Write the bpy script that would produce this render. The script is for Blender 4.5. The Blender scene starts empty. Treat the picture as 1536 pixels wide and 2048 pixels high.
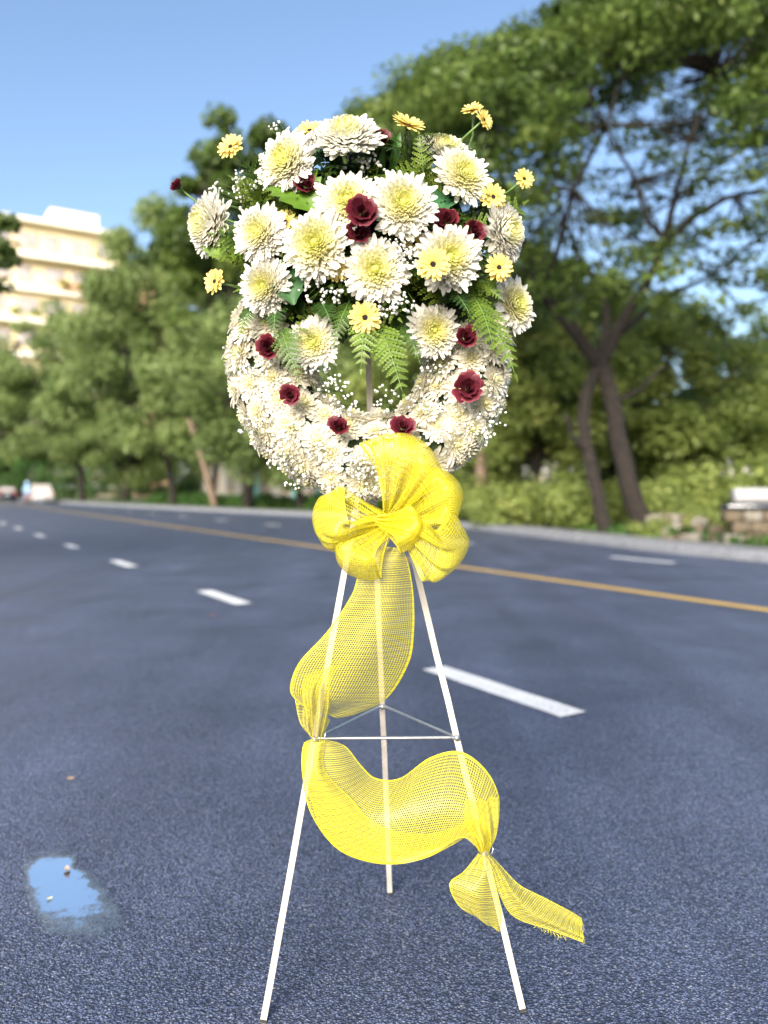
import bpy, math, random
import numpy as np
from mathutils import Vector, Matrix, Quaternion

R = math.radians
random.seed(7)
rng = np.random.default_rng(7)
sc = bpy.context.scene
COL = sc.collection

# ------------------------------------------------------------------ camera
F, HOR, CX, H = 1538.0, 983.0, 768.0, 1.0          # focal (px), horizon row, centre column, eye height
cam = bpy.data.cameras.new('camera')
cam.sensor_width = 36.0
cam.lens = F / 2048.0 * 36.0
cam.shift_y = -41.0 / 2048.0
cam.clip_start = 0.05
cam.clip_end = 2000.0
cam.dof.use_dof = True
cam.dof.focus_distance = 1.44
cam.dof.aperture_fstop = 1.9
camo = bpy.data.objects.new('camera', cam)
camo.location = (0, 0, H)
camo.rotation_euler = (R(90), 0, 0)
COL.objects.link(camo)
sc.camera = camo

# ------------------------------------------------------------------ sky, sun, exposure
SUN = Vector((-0.27, -0.86, 0.42)).normalized()      # direction towards the sun: behind the camera, left, high
world = bpy.data.worlds.new('World')
sc.world = world
world.use_nodes = True
nt = world.node_tree
nt.nodes.clear()
sky = nt.nodes.new('ShaderNodeTexSky')
sky.sky_type = 'NISHITA'
sky.sun_disc = False
sky.sun_elevation = math.asin(SUN.z)
sky.sun_rotation = math.atan2(SUN.x, SUN.y)
sky.altitude = 0
sky.air_density = 1.0
sky.dust_density = 2.4
sky.ozone_density = 2.2
bg = nt.nodes.new('ShaderNodeBackground')
bg.inputs['Strength'].default_value = 0.115
wo = nt.nodes.new('ShaderNodeOutputWorld')
nt.links.new(sky.outputs[0], bg.inputs['Color'])
nt.links.new(bg.outputs[0], wo.inputs['Surface'])
sl = bpy.data.lights.new('sun', 'SUN')
sl.energy = 3.9
sl.angle = R(28)
sl.color = (1.0, 0.93, 0.82)
so = bpy.data.objects.new('sun', sl)
so.rotation_euler = (-SUN).to_track_quat('-Z', 'Y').to_euler()
COL.objects.link(so)
sc.view_settings.view_transform = 'Standard'
sc.view_settings.look = 'None'
sc.view_settings.exposure = 1.36
sc.view_settings.gamma = 1.0
sc.view_settings.use_curve_mapping = False
sc.cycles.use_denoising = True
sc.cycles.max_bounces = 5
sc.cycles.diffuse_bounces = 3
sc.cycles.glossy_bounces = 2
sc.cycles.transparent_max_bounces = 14
sc.cycles.caustics_reflective = False
sc.cycles.caustics_refractive = False

# ------------------------------------------------------------------ coordinates
def px(x, y, Y):
    return Vector(((x - CX) / F * Y, Y, H + (HOR - y) / F * Y))
def gpx(x, y, z=0.0):
    return px(x, y, (H - z) * F / (y - HOR))
RD = Vector((-0.526, 0.8505, 0.0)).normalized()     # along the road, away
RR = Vector((RD.y, -RD.x, 0.0))                     # across the road, to the right
def road(s, p, z=0.0):
    v = RD * s + RR * p
    return Vector((v.x, v.y, z))

# ------------------------------------------------------------------ object helpers
def tag(o, label=None, cat=None, group=None, kind=None):
    if label: o['label'] = label
    if cat: o['category'] = cat
    if group: o['group'] = group
    if kind: o['kind'] = kind
    return o
def empty(name, loc=(0, 0, 0), rot=None):
    o = bpy.data.objects.new(name, None)
    o.empty_display_size = 0.05
    o.location = loc
    if rot is not None:
        o.rotation_mode = 'QUATERNION'
        o.rotation_quaternion = rot
    COL.objects.link(o)
    return o
def link(name, me, parent=None, mw=None, kind=None):
    o = bpy.data.objects.new(name, me)
    COL.objects.link(o)
    if parent is not None:
        o.parent = parent
    if mw is not None:
        o.matrix_local = mw
    if kind:
        o['kind'] = kind
    return o

class MB:
    def __init__(s):
        s.v = []; s.f = []; s.c = []; s.uv = {}
    def add(s, vs, fs, col=None):
        o = len(s.v)
        s.v += [tuple(v) for v in vs]
        s.f += [tuple(i + o for i in f) for f in fs]
        if col is None: col = (1, 1, 1)
        s.c += (list(col) if isinstance(col, list) else [col] * len(vs))
        return o
    def box(s, c, size, rot=None, bev=0.0, col=None):
        hx, hy, hz = size[0] / 2, size[1] / 2, size[2] / 2
        if bev <= 0:
            vs = [Vector((x, y, z)) for z in (-hz, hz) for y in (-hy, hy) for x in (-hx, hx)]
            fs = [(0, 2, 3, 1), (4, 5, 7, 6), (0, 1, 5, 4), (2, 6, 7, 3), (0, 4, 6, 2), (1, 3, 7, 5)]
        else:
            b = min(bev, hx * .98, hy * .98, hz * .98)
            lev = [(-hz, b), (-hz + b, 0), (hz - b, 0), (hz, b)]
            vs = []; fs = []
            for z, i in lev:
                X, Y_ = hx - i, hy - i
                bb = b if i == 0 else b * .6
                vs += [Vector(q) for q in ((X - bb, -Y_, z), (X, -Y_ + bb, z), (X, Y_ - bb, z), (X - bb, Y_, z),
                                           (-X + bb, Y_, z), (-X, Y_ - bb, z), (-X, -Y_ + bb, z), (-X + bb, -Y_, z))]
            for k in range(3):
                for i in range(8):
                    j = (i + 1) % 8
                    fs.append((k * 8 + i, k * 8 + j, k * 8 + 8 + j, k * 8 + 8 + i))
            fs.append(tuple(range(7, -1, -1))); fs.append(tuple(range(24, 32)))
        c = Vector(c)
        if rot is not None:
            vs = [rot @ v for v in vs]
        s.add([v + c for v in vs], fs, col)
    def tube(s, path, rad, sides=8, col=None, caps=True, square=False):
        path = [Vector(p) for p in path]
        if not isinstance(rad, (list, tuple)):
            rad = [rad] * len(path)
        up = Vector((0, 0, 1))
        t0 = (path[1] - path[0]).normalized()
        if abs(t0.dot(up)) > .95: up = Vector((0, 1, 0))
        a = t0.cross(up).normalized()
        vs = []; fs = []
        for i, p in enumerate(path):
            t = (path[min(i + 1, len(path) - 1)] - path[max(i - 1, 0)]).normalized()
            a = (a - t * a.dot(t)).normalized()
            b = t.cross(a)
            for k in range(sides):
                g = 2 * math.pi * (k + (.5 if square else 0)) / sides
                m = math.sqrt(2) if square else 1.0
                vs.append(p + (a * math.cos(g) + b * math.sin(g)) * rad[i] * m)
        for i in range(len(path) - 1):
            for k in range(sides):
                k2 = (k + 1) % sides
                fs.append((i * sides + k, i * sides + k2, (i + 1) * sides + k2, (i + 1) * sides + k))
        if caps:
            fs.append(tuple(range(sides - 1, -1, -1)))
            n = (len(path) - 1) * sides
            fs.append(tuple(range(n, n + sides)))
        s.add(vs, fs, col)
    def lathe(s, prof, seg=16, M=None, col=None):
        vs = []; fs = []
        for r, z in prof:
            for k in range(seg):
                g = 2 * math.pi * k / seg
                vs.append(Vector((r * math.cos(g), r * math.sin(g), z)))
        for i in range(len(prof) - 1):
            for k in range(seg):
                k2 = (k + 1) % seg
                fs.append((i * seg + k, i * seg + k2, (i + 1) * seg + k2, (i + 1) * seg + k))
        fs.append(tuple(range(seg - 1, -1, -1)))
        n = (len(prof) - 1) * seg
        fs.append(tuple(range(n, n + seg)))
        if M is not None: vs = [M @ v for v in vs]
        s.add(vs, fs, col)
    def mesh(s, name, mat, smooth=True):
        me = bpy.data.meshes.new(name)
        me.from_pydata(s.v, [], s.f)
        at = me.color_attributes.new('Col', 'FLOAT_COLOR', 'POINT')
        at.data.foreach_set('color', np.array([(*c, 1.0) for c in s.c], dtype=np.float32).ravel())
        me.materials.append(mat)
        if smooth:
            me.polygons.foreach_set('use_smooth', np.ones(len(me.polygons), dtype=bool))
        me.update()
        return me
    def build(s, name, mat, parent=None, smooth=True, kind=None, mw=None):
        return link(name, s.mesh(name, mat, smooth), parent, mw, kind)

def np_quads(name, V, mat, rnd=None, smooth=False, nper=4):
    """V: (n,4,3) array of quads -> one mesh, with a per-vertex 'rnd' float."""
    n = len(V)
    me = bpy.data.meshes.new(name)
    me.vertices.add(n * nper)
    me.vertices.foreach_set('co', np.ascontiguousarray(V, dtype=np.float32).ravel())
    me.loops.add(n * nper)
    me.loops.foreach_set('vertex_index', np.arange(n * nper, dtype=np.int32))
    me.polygons.add(n)
    me.polygons.foreach_set('loop_start', np.arange(0, n * nper, nper, dtype=np.int32))
    me.update(calc_edges=True)
    if rnd is not None:
        a = me.attributes.new('rnd', 'FLOAT', 'POINT')
        a.data.foreach_set('value', np.repeat(rnd.astype(np.float32), nper))
    me.materials.append(mat)
    me.validate()
    return me

# ------------------------------------------------------------------ materials
def new_mat(name):
    m = bpy.data.materials.new(name)
    m.use_nodes = True
    m.node_tree.nodes.clear()
    return m, m.node_tree.nodes, m.node_tree.links
def N(nodes, typ, **kw):
    n = nodes.new(typ)
    for k, v in kw.items():
        if k in n.inputs.keys() if hasattr(n.inputs, 'keys') else False:
            n.inputs[k].default_value = v
        else:
            setattr(n, k, v)
    return n
def ramp(nodes, stops, interp='LINEAR'):
    r = nodes.new('ShaderNodeValToRGB')
    r.color_ramp.interpolation = interp
    e = r.color_ramp.elements
    while len(e) < len(stops): e.new(0.5)
    for i, (p, c) in enumerate(stops):
        e[i].position = p
        e[i].color = (c, c, c, 1) if not isinstance(c, tuple) else (*c, 1)
    return r
def simple(name, col, rough=0.6, var=0.15, scale=30.0, metal=0.0, spec=0.5, bump=0.0, coat=0.0, detail=3):
    """a painted / mineral / metal surface with mottled colour and fine relief"""
    m, n, l = new_mat(name)
    tc = n.new('ShaderNodeTexCoord')
    nz = n.new('ShaderNodeTexNoise'); nz.inputs['Scale'].default_value = scale; nz.inputs['Detail'].default_value = detail
    l.new(tc.outputs['Object'], nz.inputs['Vector'])
    rp = ramp(n, [(0.3, tuple(c * (1 - var) for c in col)), (0.7, tuple(min(1, c * (1 + var)) for c in col))])
    l.new(nz.outputs['Fac'], rp.inputs['Fac'])
    b = n.new('ShaderNodeBsdfPrincipled')
    b.inputs['Roughness'].default_value = rough
    b.inputs['Metallic'].default_value = metal
    b.inputs['Specular IOR Level'].default_value = spec
    b.inputs['Coat Weight'].default_value = coat
    l.new(rp.outputs['Color'], b.inputs['Base Color'])
    if bump:
        bp = n.new('ShaderNodeBump'); bp.inputs['Strength'].default_value = bump; bp.inputs['Distance'].default_value = 0.01
        l.new(nz.outputs['Fac'], bp.inputs['Height']); l.new(bp.outputs['Normal'], b.inputs['Normal'])
    o = n.new('ShaderNodeOutputMaterial')
    l.new(b.outputs[0], o.inputs['Surface'])
    return m
def petal_mat(name, trans=0.3, rough=0.55, hue=0.0, spec=0.25, tint=(1, 1, 1), vary=0.1, streak=220.0):
    """petal / leaf tissue: pigment from the 'Col' attribute, veins, thin translucency"""
    m, n, l = new_mat(name)
    at = n.new('ShaderNodeAttribute'); at.attribute_name = 'Col'
    oi = n.new('ShaderNodeObjectInfo')
    tc = n.new('ShaderNodeTexCoord')
    nz = n.new('ShaderNodeTexNoise'); nz.inputs['Scale'].default_value = streak; nz.inputs['Detail'].default_value = 2
    l.new(tc.outputs['Object'], nz.inputs['Vector'])
    ma = n.new('ShaderNodeMath'); ma.operation = 'ADD'
    l.new(nz.outputs['Fac'], ma.inputs[0]); l.new(oi.outputs['Random'], ma.inputs[1])
    mr = n.new('ShaderNodeMapRange')
    mr.inputs['From Min'].default_value = 0.2; mr.inputs['From Max'].default_value = 1.8
    mr.inputs['To Min'].default_value = 1 - vary; mr.inputs['To Max'].default_value = 1 + vary
    l.new(ma.outputs[0], mr.inputs['Value'])
    mx = n.new('ShaderNodeVectorMath'); mx.operation = 'SCALE'
    l.new(at.outputs['Color'], mx.inputs[0]); l.new(mr.outputs[0], mx.inputs['Scale'])
    b = n.new('ShaderNodeBsdfPrincipled')
    b.inputs['Roughness'].default_value = rough
    b.inputs['Specular IOR Level'].default_value = spec
    l.new(mx.outputs[0], b.inputs['Base Color'])
    t = n.new('ShaderNodeBsdfTranslucent')
    l.new(mx.outputs[0], t.inputs['Color'])
    mix = n.new('ShaderNodeMixShader'); mix.inputs[0].default_value = trans
    l.new(b.outputs[0], mix.inputs[1]); l.new(t.outputs[0], mix.inputs[2])
    o = n.new('ShaderNodeOutputMaterial')
    l.new(mix.outputs[0], o.inputs['Surface'])
    return m
def leaf_mat(name, stops, trans=0.3, rough=0.5):
    """tree leaf: per-leaf pigment from 'rnd', translucent"""
    m, n, l = new_mat(name)
    at = n.new('ShaderNodeAttribute'); at.attribute_name = 'rnd'
    rp = ramp(n, stops)
    l.new(at.outputs['Fac'], rp.inputs['Fac'])
    b = n.new('ShaderNodeBsdfPrincipled')
    b.inputs['Roughness'].default_value = rough
    b.inputs['Specular IOR Level'].default_value = 0.35
    l.new(rp.outputs['Color'], b.inputs['Base Color'])
    t = n.new('ShaderNodeBsdfTranslucent'); l.new(rp.outputs['Color'], t.inputs['Color'])
    mix = n.new('ShaderNodeMixShader'); mix.inputs[0].default_value = trans
    l.new(b.outputs[0], mix.inputs[1]); l.new(t.outputs[0], mix.inputs[2])
    o = n.new('ShaderNodeOutputMaterial'); l.new(mix.outputs[0], o.inputs['Surface'])
    return m

def asphalt_mat():
    m, n, l = new_mat('asphalt')
    tc = n.new('ShaderNodeTexCoord')
    V = n.new('ShaderNodeTexVoronoi'); V.inputs['Scale'].default_value = 185.0; V.feature = 'F1'
    W = n.new('ShaderNodeTexNoise'); W.inputs['Scale'].default_value = 60.0; W.inputs['Detail'].default_value = 4
    B = n.new('ShaderNodeTexNoise'); B.inputs['Scale'].default_value = 1.3; B.inputs['Detail'].default_value = 5
    G = n.new('ShaderNodeTexNoise'); G.inputs['Scale'].default_value = 300.0; G.inputs['Detail'].default_value = 2
    # warp so that the stones are not regular
    D = n.new('ShaderNodeVectorMath'); D.operation = 'MULTIPLY_ADD'
    D.inputs[1].default_value = (0.012, 0.012, 0.0)
    l.new(tc.outputs['Object'], W.inputs['Vector'])
    l.new(W.outputs['Color'], D.inputs[0]); l.new(tc.outputs['Object'], D.inputs[2])
    l.new(D.outputs[0], V.inputs['Vector'])
    l.new(tc.outputs['Object'], B.inputs['Vector']); l.new(tc.outputs['Object'], G.inputs['Vector'])
    # per stone tone
    sep = n.new('ShaderNodeSeparateColor'); l.new(V.outputs['Color'], sep.inputs[0])
    rp = ramp(n, [(0.0, (0.056, 0.074, 0.146)), (0.55, (0.116, 0.146, 0.252)), (0.9, (0.172, 0.210, 0.330)), (1.0, (0.28, 0.30, 0.37))])
    l.new(sep.outputs[0], rp.inputs['Fac'])
    # bitumen in the joints between stones
    jr = ramp(n, [(0.3, 1.0), (0.72, 0.16)])
    mp = n.new('ShaderNodeMath'); mp.operation = 'MULTIPLY'; mp.inputs[1].default_value = 1.25
    l.new(V.outputs['Distance'], mp.inputs[0]); l.new(mp.outputs[0], jr.inputs['Fac'])
    m1 = n.new('ShaderNodeMix'); m1.data_type = 'RGBA'; m1.blend_type = 'MULTIPLY'; m1.inputs[0].default_value = 0.85
    l.new(rp.outputs['Color'], m1.inputs[6]); l.new(jr.outputs['Color'], m1.inputs[7])
    # broad worn / dusty patches
    br = ramp(n, [(0.3, 0.82), (0.6, 1.05), (0.78, 1.3)])
    l.new(B.outputs['Fac'], br.inputs['Fac'])
    m2 = n.new('ShaderNodeMix'); m2.data_type = 'RGBA'; m2.blend_type = 'MULTIPLY'; m2.inputs[0].default_value = 1.0
    l.new(m1.outputs[2], m2.inputs[6]); l.new(br.outputs['Color'], m2.inputs[7])
    mpn = n.new('ShaderNodeMapping'); mpn.inputs['Rotation'].default_value = (0, 0, math.pi / 2 - math.atan2(RD.y, RD.x)); mpn.inputs['Scale'].default_value = (2.2, .16, 1)
    l.new(tc.outputs['Object'], mpn.inputs['Vector'])
    TN = n.new('ShaderNodeTexNoise'); TN.inputs['Scale'].default_value = 1.0; TN.inputs['Detail'].default_value = 5
    l.new(mpn.outputs[0], TN.inputs['Vector'])
    tr_ = ramp(n, [(0.3, .84), (0.5, 1.0), (0.72, 1.2)]); l.new(TN.outputs['Fac'], tr_.inputs['Fac'])
    m2b = n.new('ShaderNodeMix'); m2b.data_type = 'RGBA'; m2b.blend_type = 'MULTIPLY'; m2b.inputs[0].default_value = 1.0
    l.new(m2.outputs[2], m2b.inputs[6]); l.new(tr_.outputs['Color'], m2b.inputs[7])
    # pale scuffs and specks
    S = n.new('ShaderNodeTexNoise'); S.inputs['Scale'].default_value = 5.5; S.inputs['Detail'].default_value = 8; S.inputs['Roughness'].default_value = 0.75
    l.new(tc.outputs['Object'], S.inputs['Vector'])
    sr = ramp(n, [(0.66, 0.0), (0.78, 0.6)])
    l.new(S.outputs['Fac'], sr.inputs['Fac'])
    m3 = n.new('ShaderNodeMix'); m3.data_type = 'RGBA'; m3.inputs[7].default_value = (0.30, 0.31, 0.33, 1)
    l.new(sr.outputs['Color'], m3.inputs[0]); l.new(m2b.outputs[2], m3.inputs[6])
    b = n.new('ShaderNodeBsdfPrincipled')
    l.new(m3.outputs[2], b.inputs['Base Color'])
    rr = ramp(n, [(0.3, 0.4), (0.7, 0.58)])
    l.new(B.outputs['Fac'], rr.inputs['Fac']); l.new(rr.outputs['Color'], b.inputs['Roughness'])
    b.inputs['Specular IOR Level'].default_value = 0.7
    # relief: round stone tops plus fine grit
    h = n.new('ShaderNodeMath'); h.operation = 'MULTIPLY_ADD'; h.inputs[1].default_value = -1.0
    l.new(V.outputs['Distance'], h.inputs[0])
    g2 = n.new('ShaderNodeMath'); g2.operation = 'MULTIPLY'; g2.inputs[1].default_value = 0.35
    l.new(G.outputs['Fac'], g2.inputs[0]); l.new(g2.outputs[0], h.inputs[2])
    bp = n.new('ShaderNodeBump'); bp.inputs['Strength'].default_value = 0.9; bp.inputs['Distance'].default_value = 0.004
    l.new(h.outputs[0], bp.inputs['Height']); l.new(bp.outputs['Normal'], b.inputs['Normal'])
    o = n.new('ShaderNodeOutputMaterial'); l.new(b.outputs[0], o.inputs['Surface'])
    return m

def road_paint(name, col):
    m, n, l = new_mat(name)
    tc = n.new('ShaderNodeTexCoord')
    a = n.new('ShaderNodeTexNoise'); a.inputs['Scale'].default_value = 90; a.inputs['Detail'].default_value = 5
    c = n.new('ShaderNodeTexNoise'); c.inputs['Scale'].default_value = 6; c.inputs['Detail'].default_value = 3
    l.new(tc.outputs['Object'], a.inputs['Vector']); l.new(tc.outputs['Object'], c.inputs['Vector'])
    rp = ramp(n, [(0.33, tuple(x * .38 for x in col)), (0.43, tuple(x * .9 for x in col)), (0.7, col)])
    l.new(a.outputs['Fac'], rp.inputs['Fac'])
    r2 = ramp(n, [(0.3, .86), (.7, 1.0)]); l.new(c.outputs['Fac'], r2.inputs['Fac'])
    mx = n.new('ShaderNodeMix'); mx.data_type = 'RGBA'; mx.blend_type = 'MULTIPLY'; mx.inputs[0].default_value = 1
    l.new(rp.outputs['Color'], mx.inputs[6]); l.new(r2.outputs['Color'], mx.inputs[7])
    b = n.new('ShaderNodeBsdfPrincipled'); b.inputs['Roughness'].default_value = .6
    l.new(mx.outputs[2], b.inputs['Base Color'])
    bp = n.new('ShaderNodeBump'); bp.inputs['Strength'].default_value = .4; bp.inputs['Distance'].default_value = .003
    l.new(a.outputs['Fac'], bp.inputs['Height']); l.new(bp.outputs['Normal'], b.inputs['Normal'])
    o = n.new('ShaderNodeOutputMaterial'); l.new(b.outputs[0], o.inputs['Surface'])
    return m

def mesh_ribbon_mat():
    """open plastic net: threads both ways, denser selvedge, see-through between"""
    m, n, l = new_mat('yellow_net_ribbon')
    uv = n.new('ShaderNodeUVMap'); uv.uv_map = 'UVMap'
    sx = n.new('ShaderNodeSeparateXYZ'); l.new(uv.outputs[0], sx.inputs[0])
    def thread(sock, period, fill, wob=None):
        a = n.new('ShaderNodeMath'); a.operation = 'DIVIDE'; a.inputs[1].default_value = period
        l.new(sock, a.inputs[0])
        f = n.new('ShaderNodeMath'); f.operation = 'FRACT'; l.new(a.outputs[0], f.inputs[0])
        s_ = n.new('ShaderNodeMath'); s_.operation = 'SUBTRACT'; s_.inputs[1].default_value = .5; l.new(f.outputs[0], s_.inputs[0])
        b_ = n.new('ShaderNodeMath'); b_.operation = 'ABSOLUTE'; l.new(s_.outputs[0], b_.inputs[0])
        g = n.new('ShaderNodeMapRange'); g.interpolation_type = 'SMOOTHSTEP'
        g.inputs['From Min'].default_value = fill * .5 + .12; g.inputs['From Max'].default_value = max(0.0, fill * .5 - .12)
        l.new(b_.outputs[0], g.inputs['Value'])
        return g.outputs[0]
    t1 = thread(sx.outputs[0], 0.0037, 0.28)
    t2 = thread(sx.outputs[1], 0.0040, 0.26)
    t3 = thread(sx.outputs[1], 0.0125, 0.09)           # gold foil thread
    mx = n.new('ShaderNodeMath'); mx.operation = 'MAXIMUM'; l.new(t1, mx.inputs[0]); l.new(t2, mx.inputs[1])
    # selvedge from the second uv layer (0..1 across)
    uv2 = n.new('ShaderNodeUVMap'); uv2.uv_map = 'Across'
    s2 = n.new('ShaderNodeSeparateXYZ'); l.new(uv2.outputs[0], s2.inputs[0])
    d = n.new('ShaderNodeMath'); d.operation = 'SUBTRACT'; d.inputs[1].default_value = .5; l.new(s2.outputs[0], d.inputs[0])
    e = n.new('ShaderNodeMath'); e.operation = 'ABSOLUTE'; l.new(d.outputs[0], e.inputs[0])
    sv = n.new('ShaderNodeMapRange'); sv.inputs['From Min'].default_value = .472; sv.inputs['From Max'].default_value = .482
    l.new(e.outputs[0], sv.inputs['Value'])
    mx2 = n.new('ShaderNodeMath'); mx2.operation = 'MAXIMUM'; l.new(mx.outputs[0], mx2.inputs[0]); l.new(sv.outputs[0], mx2.inputs[1])
    al = n.new('ShaderNodeMapRange'); al.inputs['To Min'].default_value = .04; al.inputs['To Max'].default_value = .93
    l.new(mx2.outputs[0], al.inputs['Value'])
    inv = n.new('ShaderNodeMapRange'); inv.inputs['To Min'].default_value = 0.0; inv.inputs['To Max'].default_value = .9
    l.new(s2.outputs[1], inv.inputs['Value'])
    one = n.new('ShaderNodeMath'); one.operation = 'SUBTRACT'; one.inputs[0].default_value = 1.0; l.new(al.outputs[0], one.inputs[1])
    ad = n.new('ShaderNodeMath'); ad.operation = 'MULTIPLY_ADD'; l.new(one.outputs[0], ad.inputs[0]); l.new(inv.outputs[0], ad.inputs[1]); l.new(al.outputs[0], ad.inputs[2])
    cm = n.new('ShaderNodeMix'); cm.data_type = 'RGBA'
    cm.inputs[6].default_value = (0.70, 0.62, 0.03, 1); cm.inputs[7].default_value = (0.48, 0.40, 0.025, 1)
    l.new(t3, cm.inputs[0])
    b = n.new('ShaderNodeBsdfPrincipled'); b.inputs['Roughness'].default_value = .42
    b.inputs['Specular IOR Level'].default_value = .5
    l.new(cm.outputs[2], b.inputs['Base Color'])
    t = n.new('ShaderNodeBsdfTranslucent'); l.new(cm.outputs[2], t.inputs['Color'])
    mi = n.new('ShaderNodeMixShader'); mi.inputs[0].default_value = .28
    l.new(b.outputs[0], mi.inputs[1]); l.new(t.outputs[0], mi.inputs[2])
    tr = n.new('ShaderNodeBsdfTransparent')
    ms = n.new('ShaderNodeMixShader'); l.new(ad.outputs[0], ms.inputs[0])
    l.new(tr.outputs[0], ms.inputs[1]); l.new(mi.outputs[0], ms.inputs[2])
    o = n.new('ShaderNodeOutputMaterial'); l.new(ms.outputs[0], o.inputs['Surface'])
    return m

M = {}
M['asphalt'] = asphalt_mat()
M['white_line'] = road_paint('white_road_paint', (0.74, 0.75, 0.76))
M['yellow_line'] = road_paint('yellow_road_paint', (0.62, 0.40, 0.10))
M['kerb'] = simple('kerb_concrete', (0.16, 0.17, 0.19), .85, .2, 9, bump=.4)
M['pavement'] = simple('pavement_concrete', (0.16, 0.16, 0.16), .9, .25, 3.0, bump=.3, detail=6)
M['earth'] = simple('earth_and_grass', (0.10, 0.12, 0.045), .95, .45, 1.2, bump=.5, detail=8)
M['petal_white'] = petal_mat('white_petal', .48, .6, vary=.05)
M['petal_yellow'] = petal_mat('yellow_petal', .3, .55, vary=.08)
M['petal_red'] = petal_mat('maroon_petal', .12, .5, spec=.3, vary=.35, streak=120)
M['fern'] = petal_mat('fern_green', .3, .45, spec=.4, vary=.3, streak=40)
M['stem'] = simple('green_stem', (0.10, 0.18, 0.04), .5, .25, 60)
M['dark_disc'] = simple('dark_flower_disc', (0.016, 0.008, 0.006), .8, .4, 400, bump=.6)
M['foam'] = simple('dark_green_foam', (0.018, 0.035, 0.012), .95, .4, 80, bump=.5)
M['gyp'] = petal_mat('tiny_white_blossom', .25, .6, vary=.06)
M['wood'] = simple('whitewashed_wood', (0.38, 0.35, 0.31), .6, .14, 25, bump=.15, detail=6)
M['wire'] = simple('silver_wire', (0.55, 0.56, 0.56), .32, .1, 60, metal=.9)
M['ribbon'] = mesh_ribbon_mat()
M['bark'] = simple('dark_bark', (0.015, 0.011, 0.009), .95, .5, 6, bump=1.0, detail=8)
M['bark_pale'] = simple('pale_bark', (0.15, 0.105, 0.075), .95, .35, 6, bump=.8, detail=8)
M['leaf_dark'] = leaf_mat('rain_tree_leaf', [(0, (0.032, 0.058, 0.013)), (.5, (0.095, 0.151, 0.029)), (.85, (0.173, 0.241, 0.053)), (1, (0.284, 0.325, 0.089))], .52)
M['leaf_mid'] = leaf_mat('street_tree_leaf', [(0, (0.083, 0.130, 0.037)), (.5, (0.209, 0.283, 0.092)), (1, (0.363, 0.437, 0.172))], .58)
M['leaf_shrub'] = leaf_mat('shrub_leaf', [(0, (0.092, 0.140, 0.036)), (.5, (0.253, 0.323, 0.090)), (.9, (0.391, 0.439, 0.132)), (1, (0.529, 0.464, 0.168))], .58)
M['leaf_hedge'] = leaf_mat('hedge_leaf', [(0, (0.025, 0.065, 0.014)), (.6, (0.06, 0.135, 0.028)), (1, (0.14, 0.23, 0.05))], .45)
M['cream'] = simple('cream_render', (0.70, 0.58, 0.38), .85, .07, .5)
M['cream_light'] = simple('pale_cornice', (0.74, 0.70, 0.58), .8, .06, .8)
M['terracotta'] = simple('terracotta_panel', (0.58, 0.36, 0.22), .85, .15, .8)
M['white_wall'] = simple('white_wall_render', (0.5, 0.49, 0.46), .85, .1, 1.0)
M['teal'] = simple('teal_sheet', (0.20, 0.47, 0.46), .5, .12, 2)
M['glass'] = simple('window_glass', (0.36, 0.32, 0.31), .12, .2, .6, spec=.8)
M['frame'] = simple('window_frame_paint', (0.5, 0.38, 0.27), .6, .1, 4)
M['car_white'] = simple('white_car_paint', (0.46, 0.455, 0.45), .3, .03, 3, coat=.4)
M['car_dark'] = simple('navy_car_paint', (0.02, 0.024, 0.04), .25, .1, 3, coat=.6)
M['rubber'] = simple('tyre_rubber', (0.02, 0.02, 0.02), .85, .2, 40)
M['tail'] = simple('red_lamp_lens', (0.45, 0.02, 0.015), .2, .1, 20)
M['chrome'] = simple('rim_metal', (0.6, 0.6, 0.6), .3, .1, 20, metal=.9)
M['plate'] = simple('number_plate', (0.7, 0.7, 0.68), .5, .05, 20)
M['stone'] = simple('pale_rubble', (0.17, 0.155, 0.13), .95, .3, 7, bump=.8)
M['stone_b'] = simple('brown_rubble', (0.095, 0.075, 0.05), .95, .35, 7, bump=.8)
M['pipe'] = simple('white_pipe', (0.31, 0.31, 0.32), .6, .05, 5)
M['shirt'] = simple('light_blue_cloth', (0.30, 0.48, 0.72), .9, .1, 15)
M['skin'] = simple('skin', (0.42, 0.25, 0.17), .6, .05, 20)
M['trousers'] = simple('dark_cloth', (0.05, 0.05, 0.07), .9, .2, 20)
M['helmet'] = simple('helmet_shell', (0.28, 0.42, 0.62), .3, .05, 10, coat=.5)
M['bike_red'] = simple('scooter_panel', (0.40, 0.12, 0.10), .35, .1, 10, coat=.4)
M['dead_leaf'] = petal_mat('dead_leaf', .15, .7, vary=.2)

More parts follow.
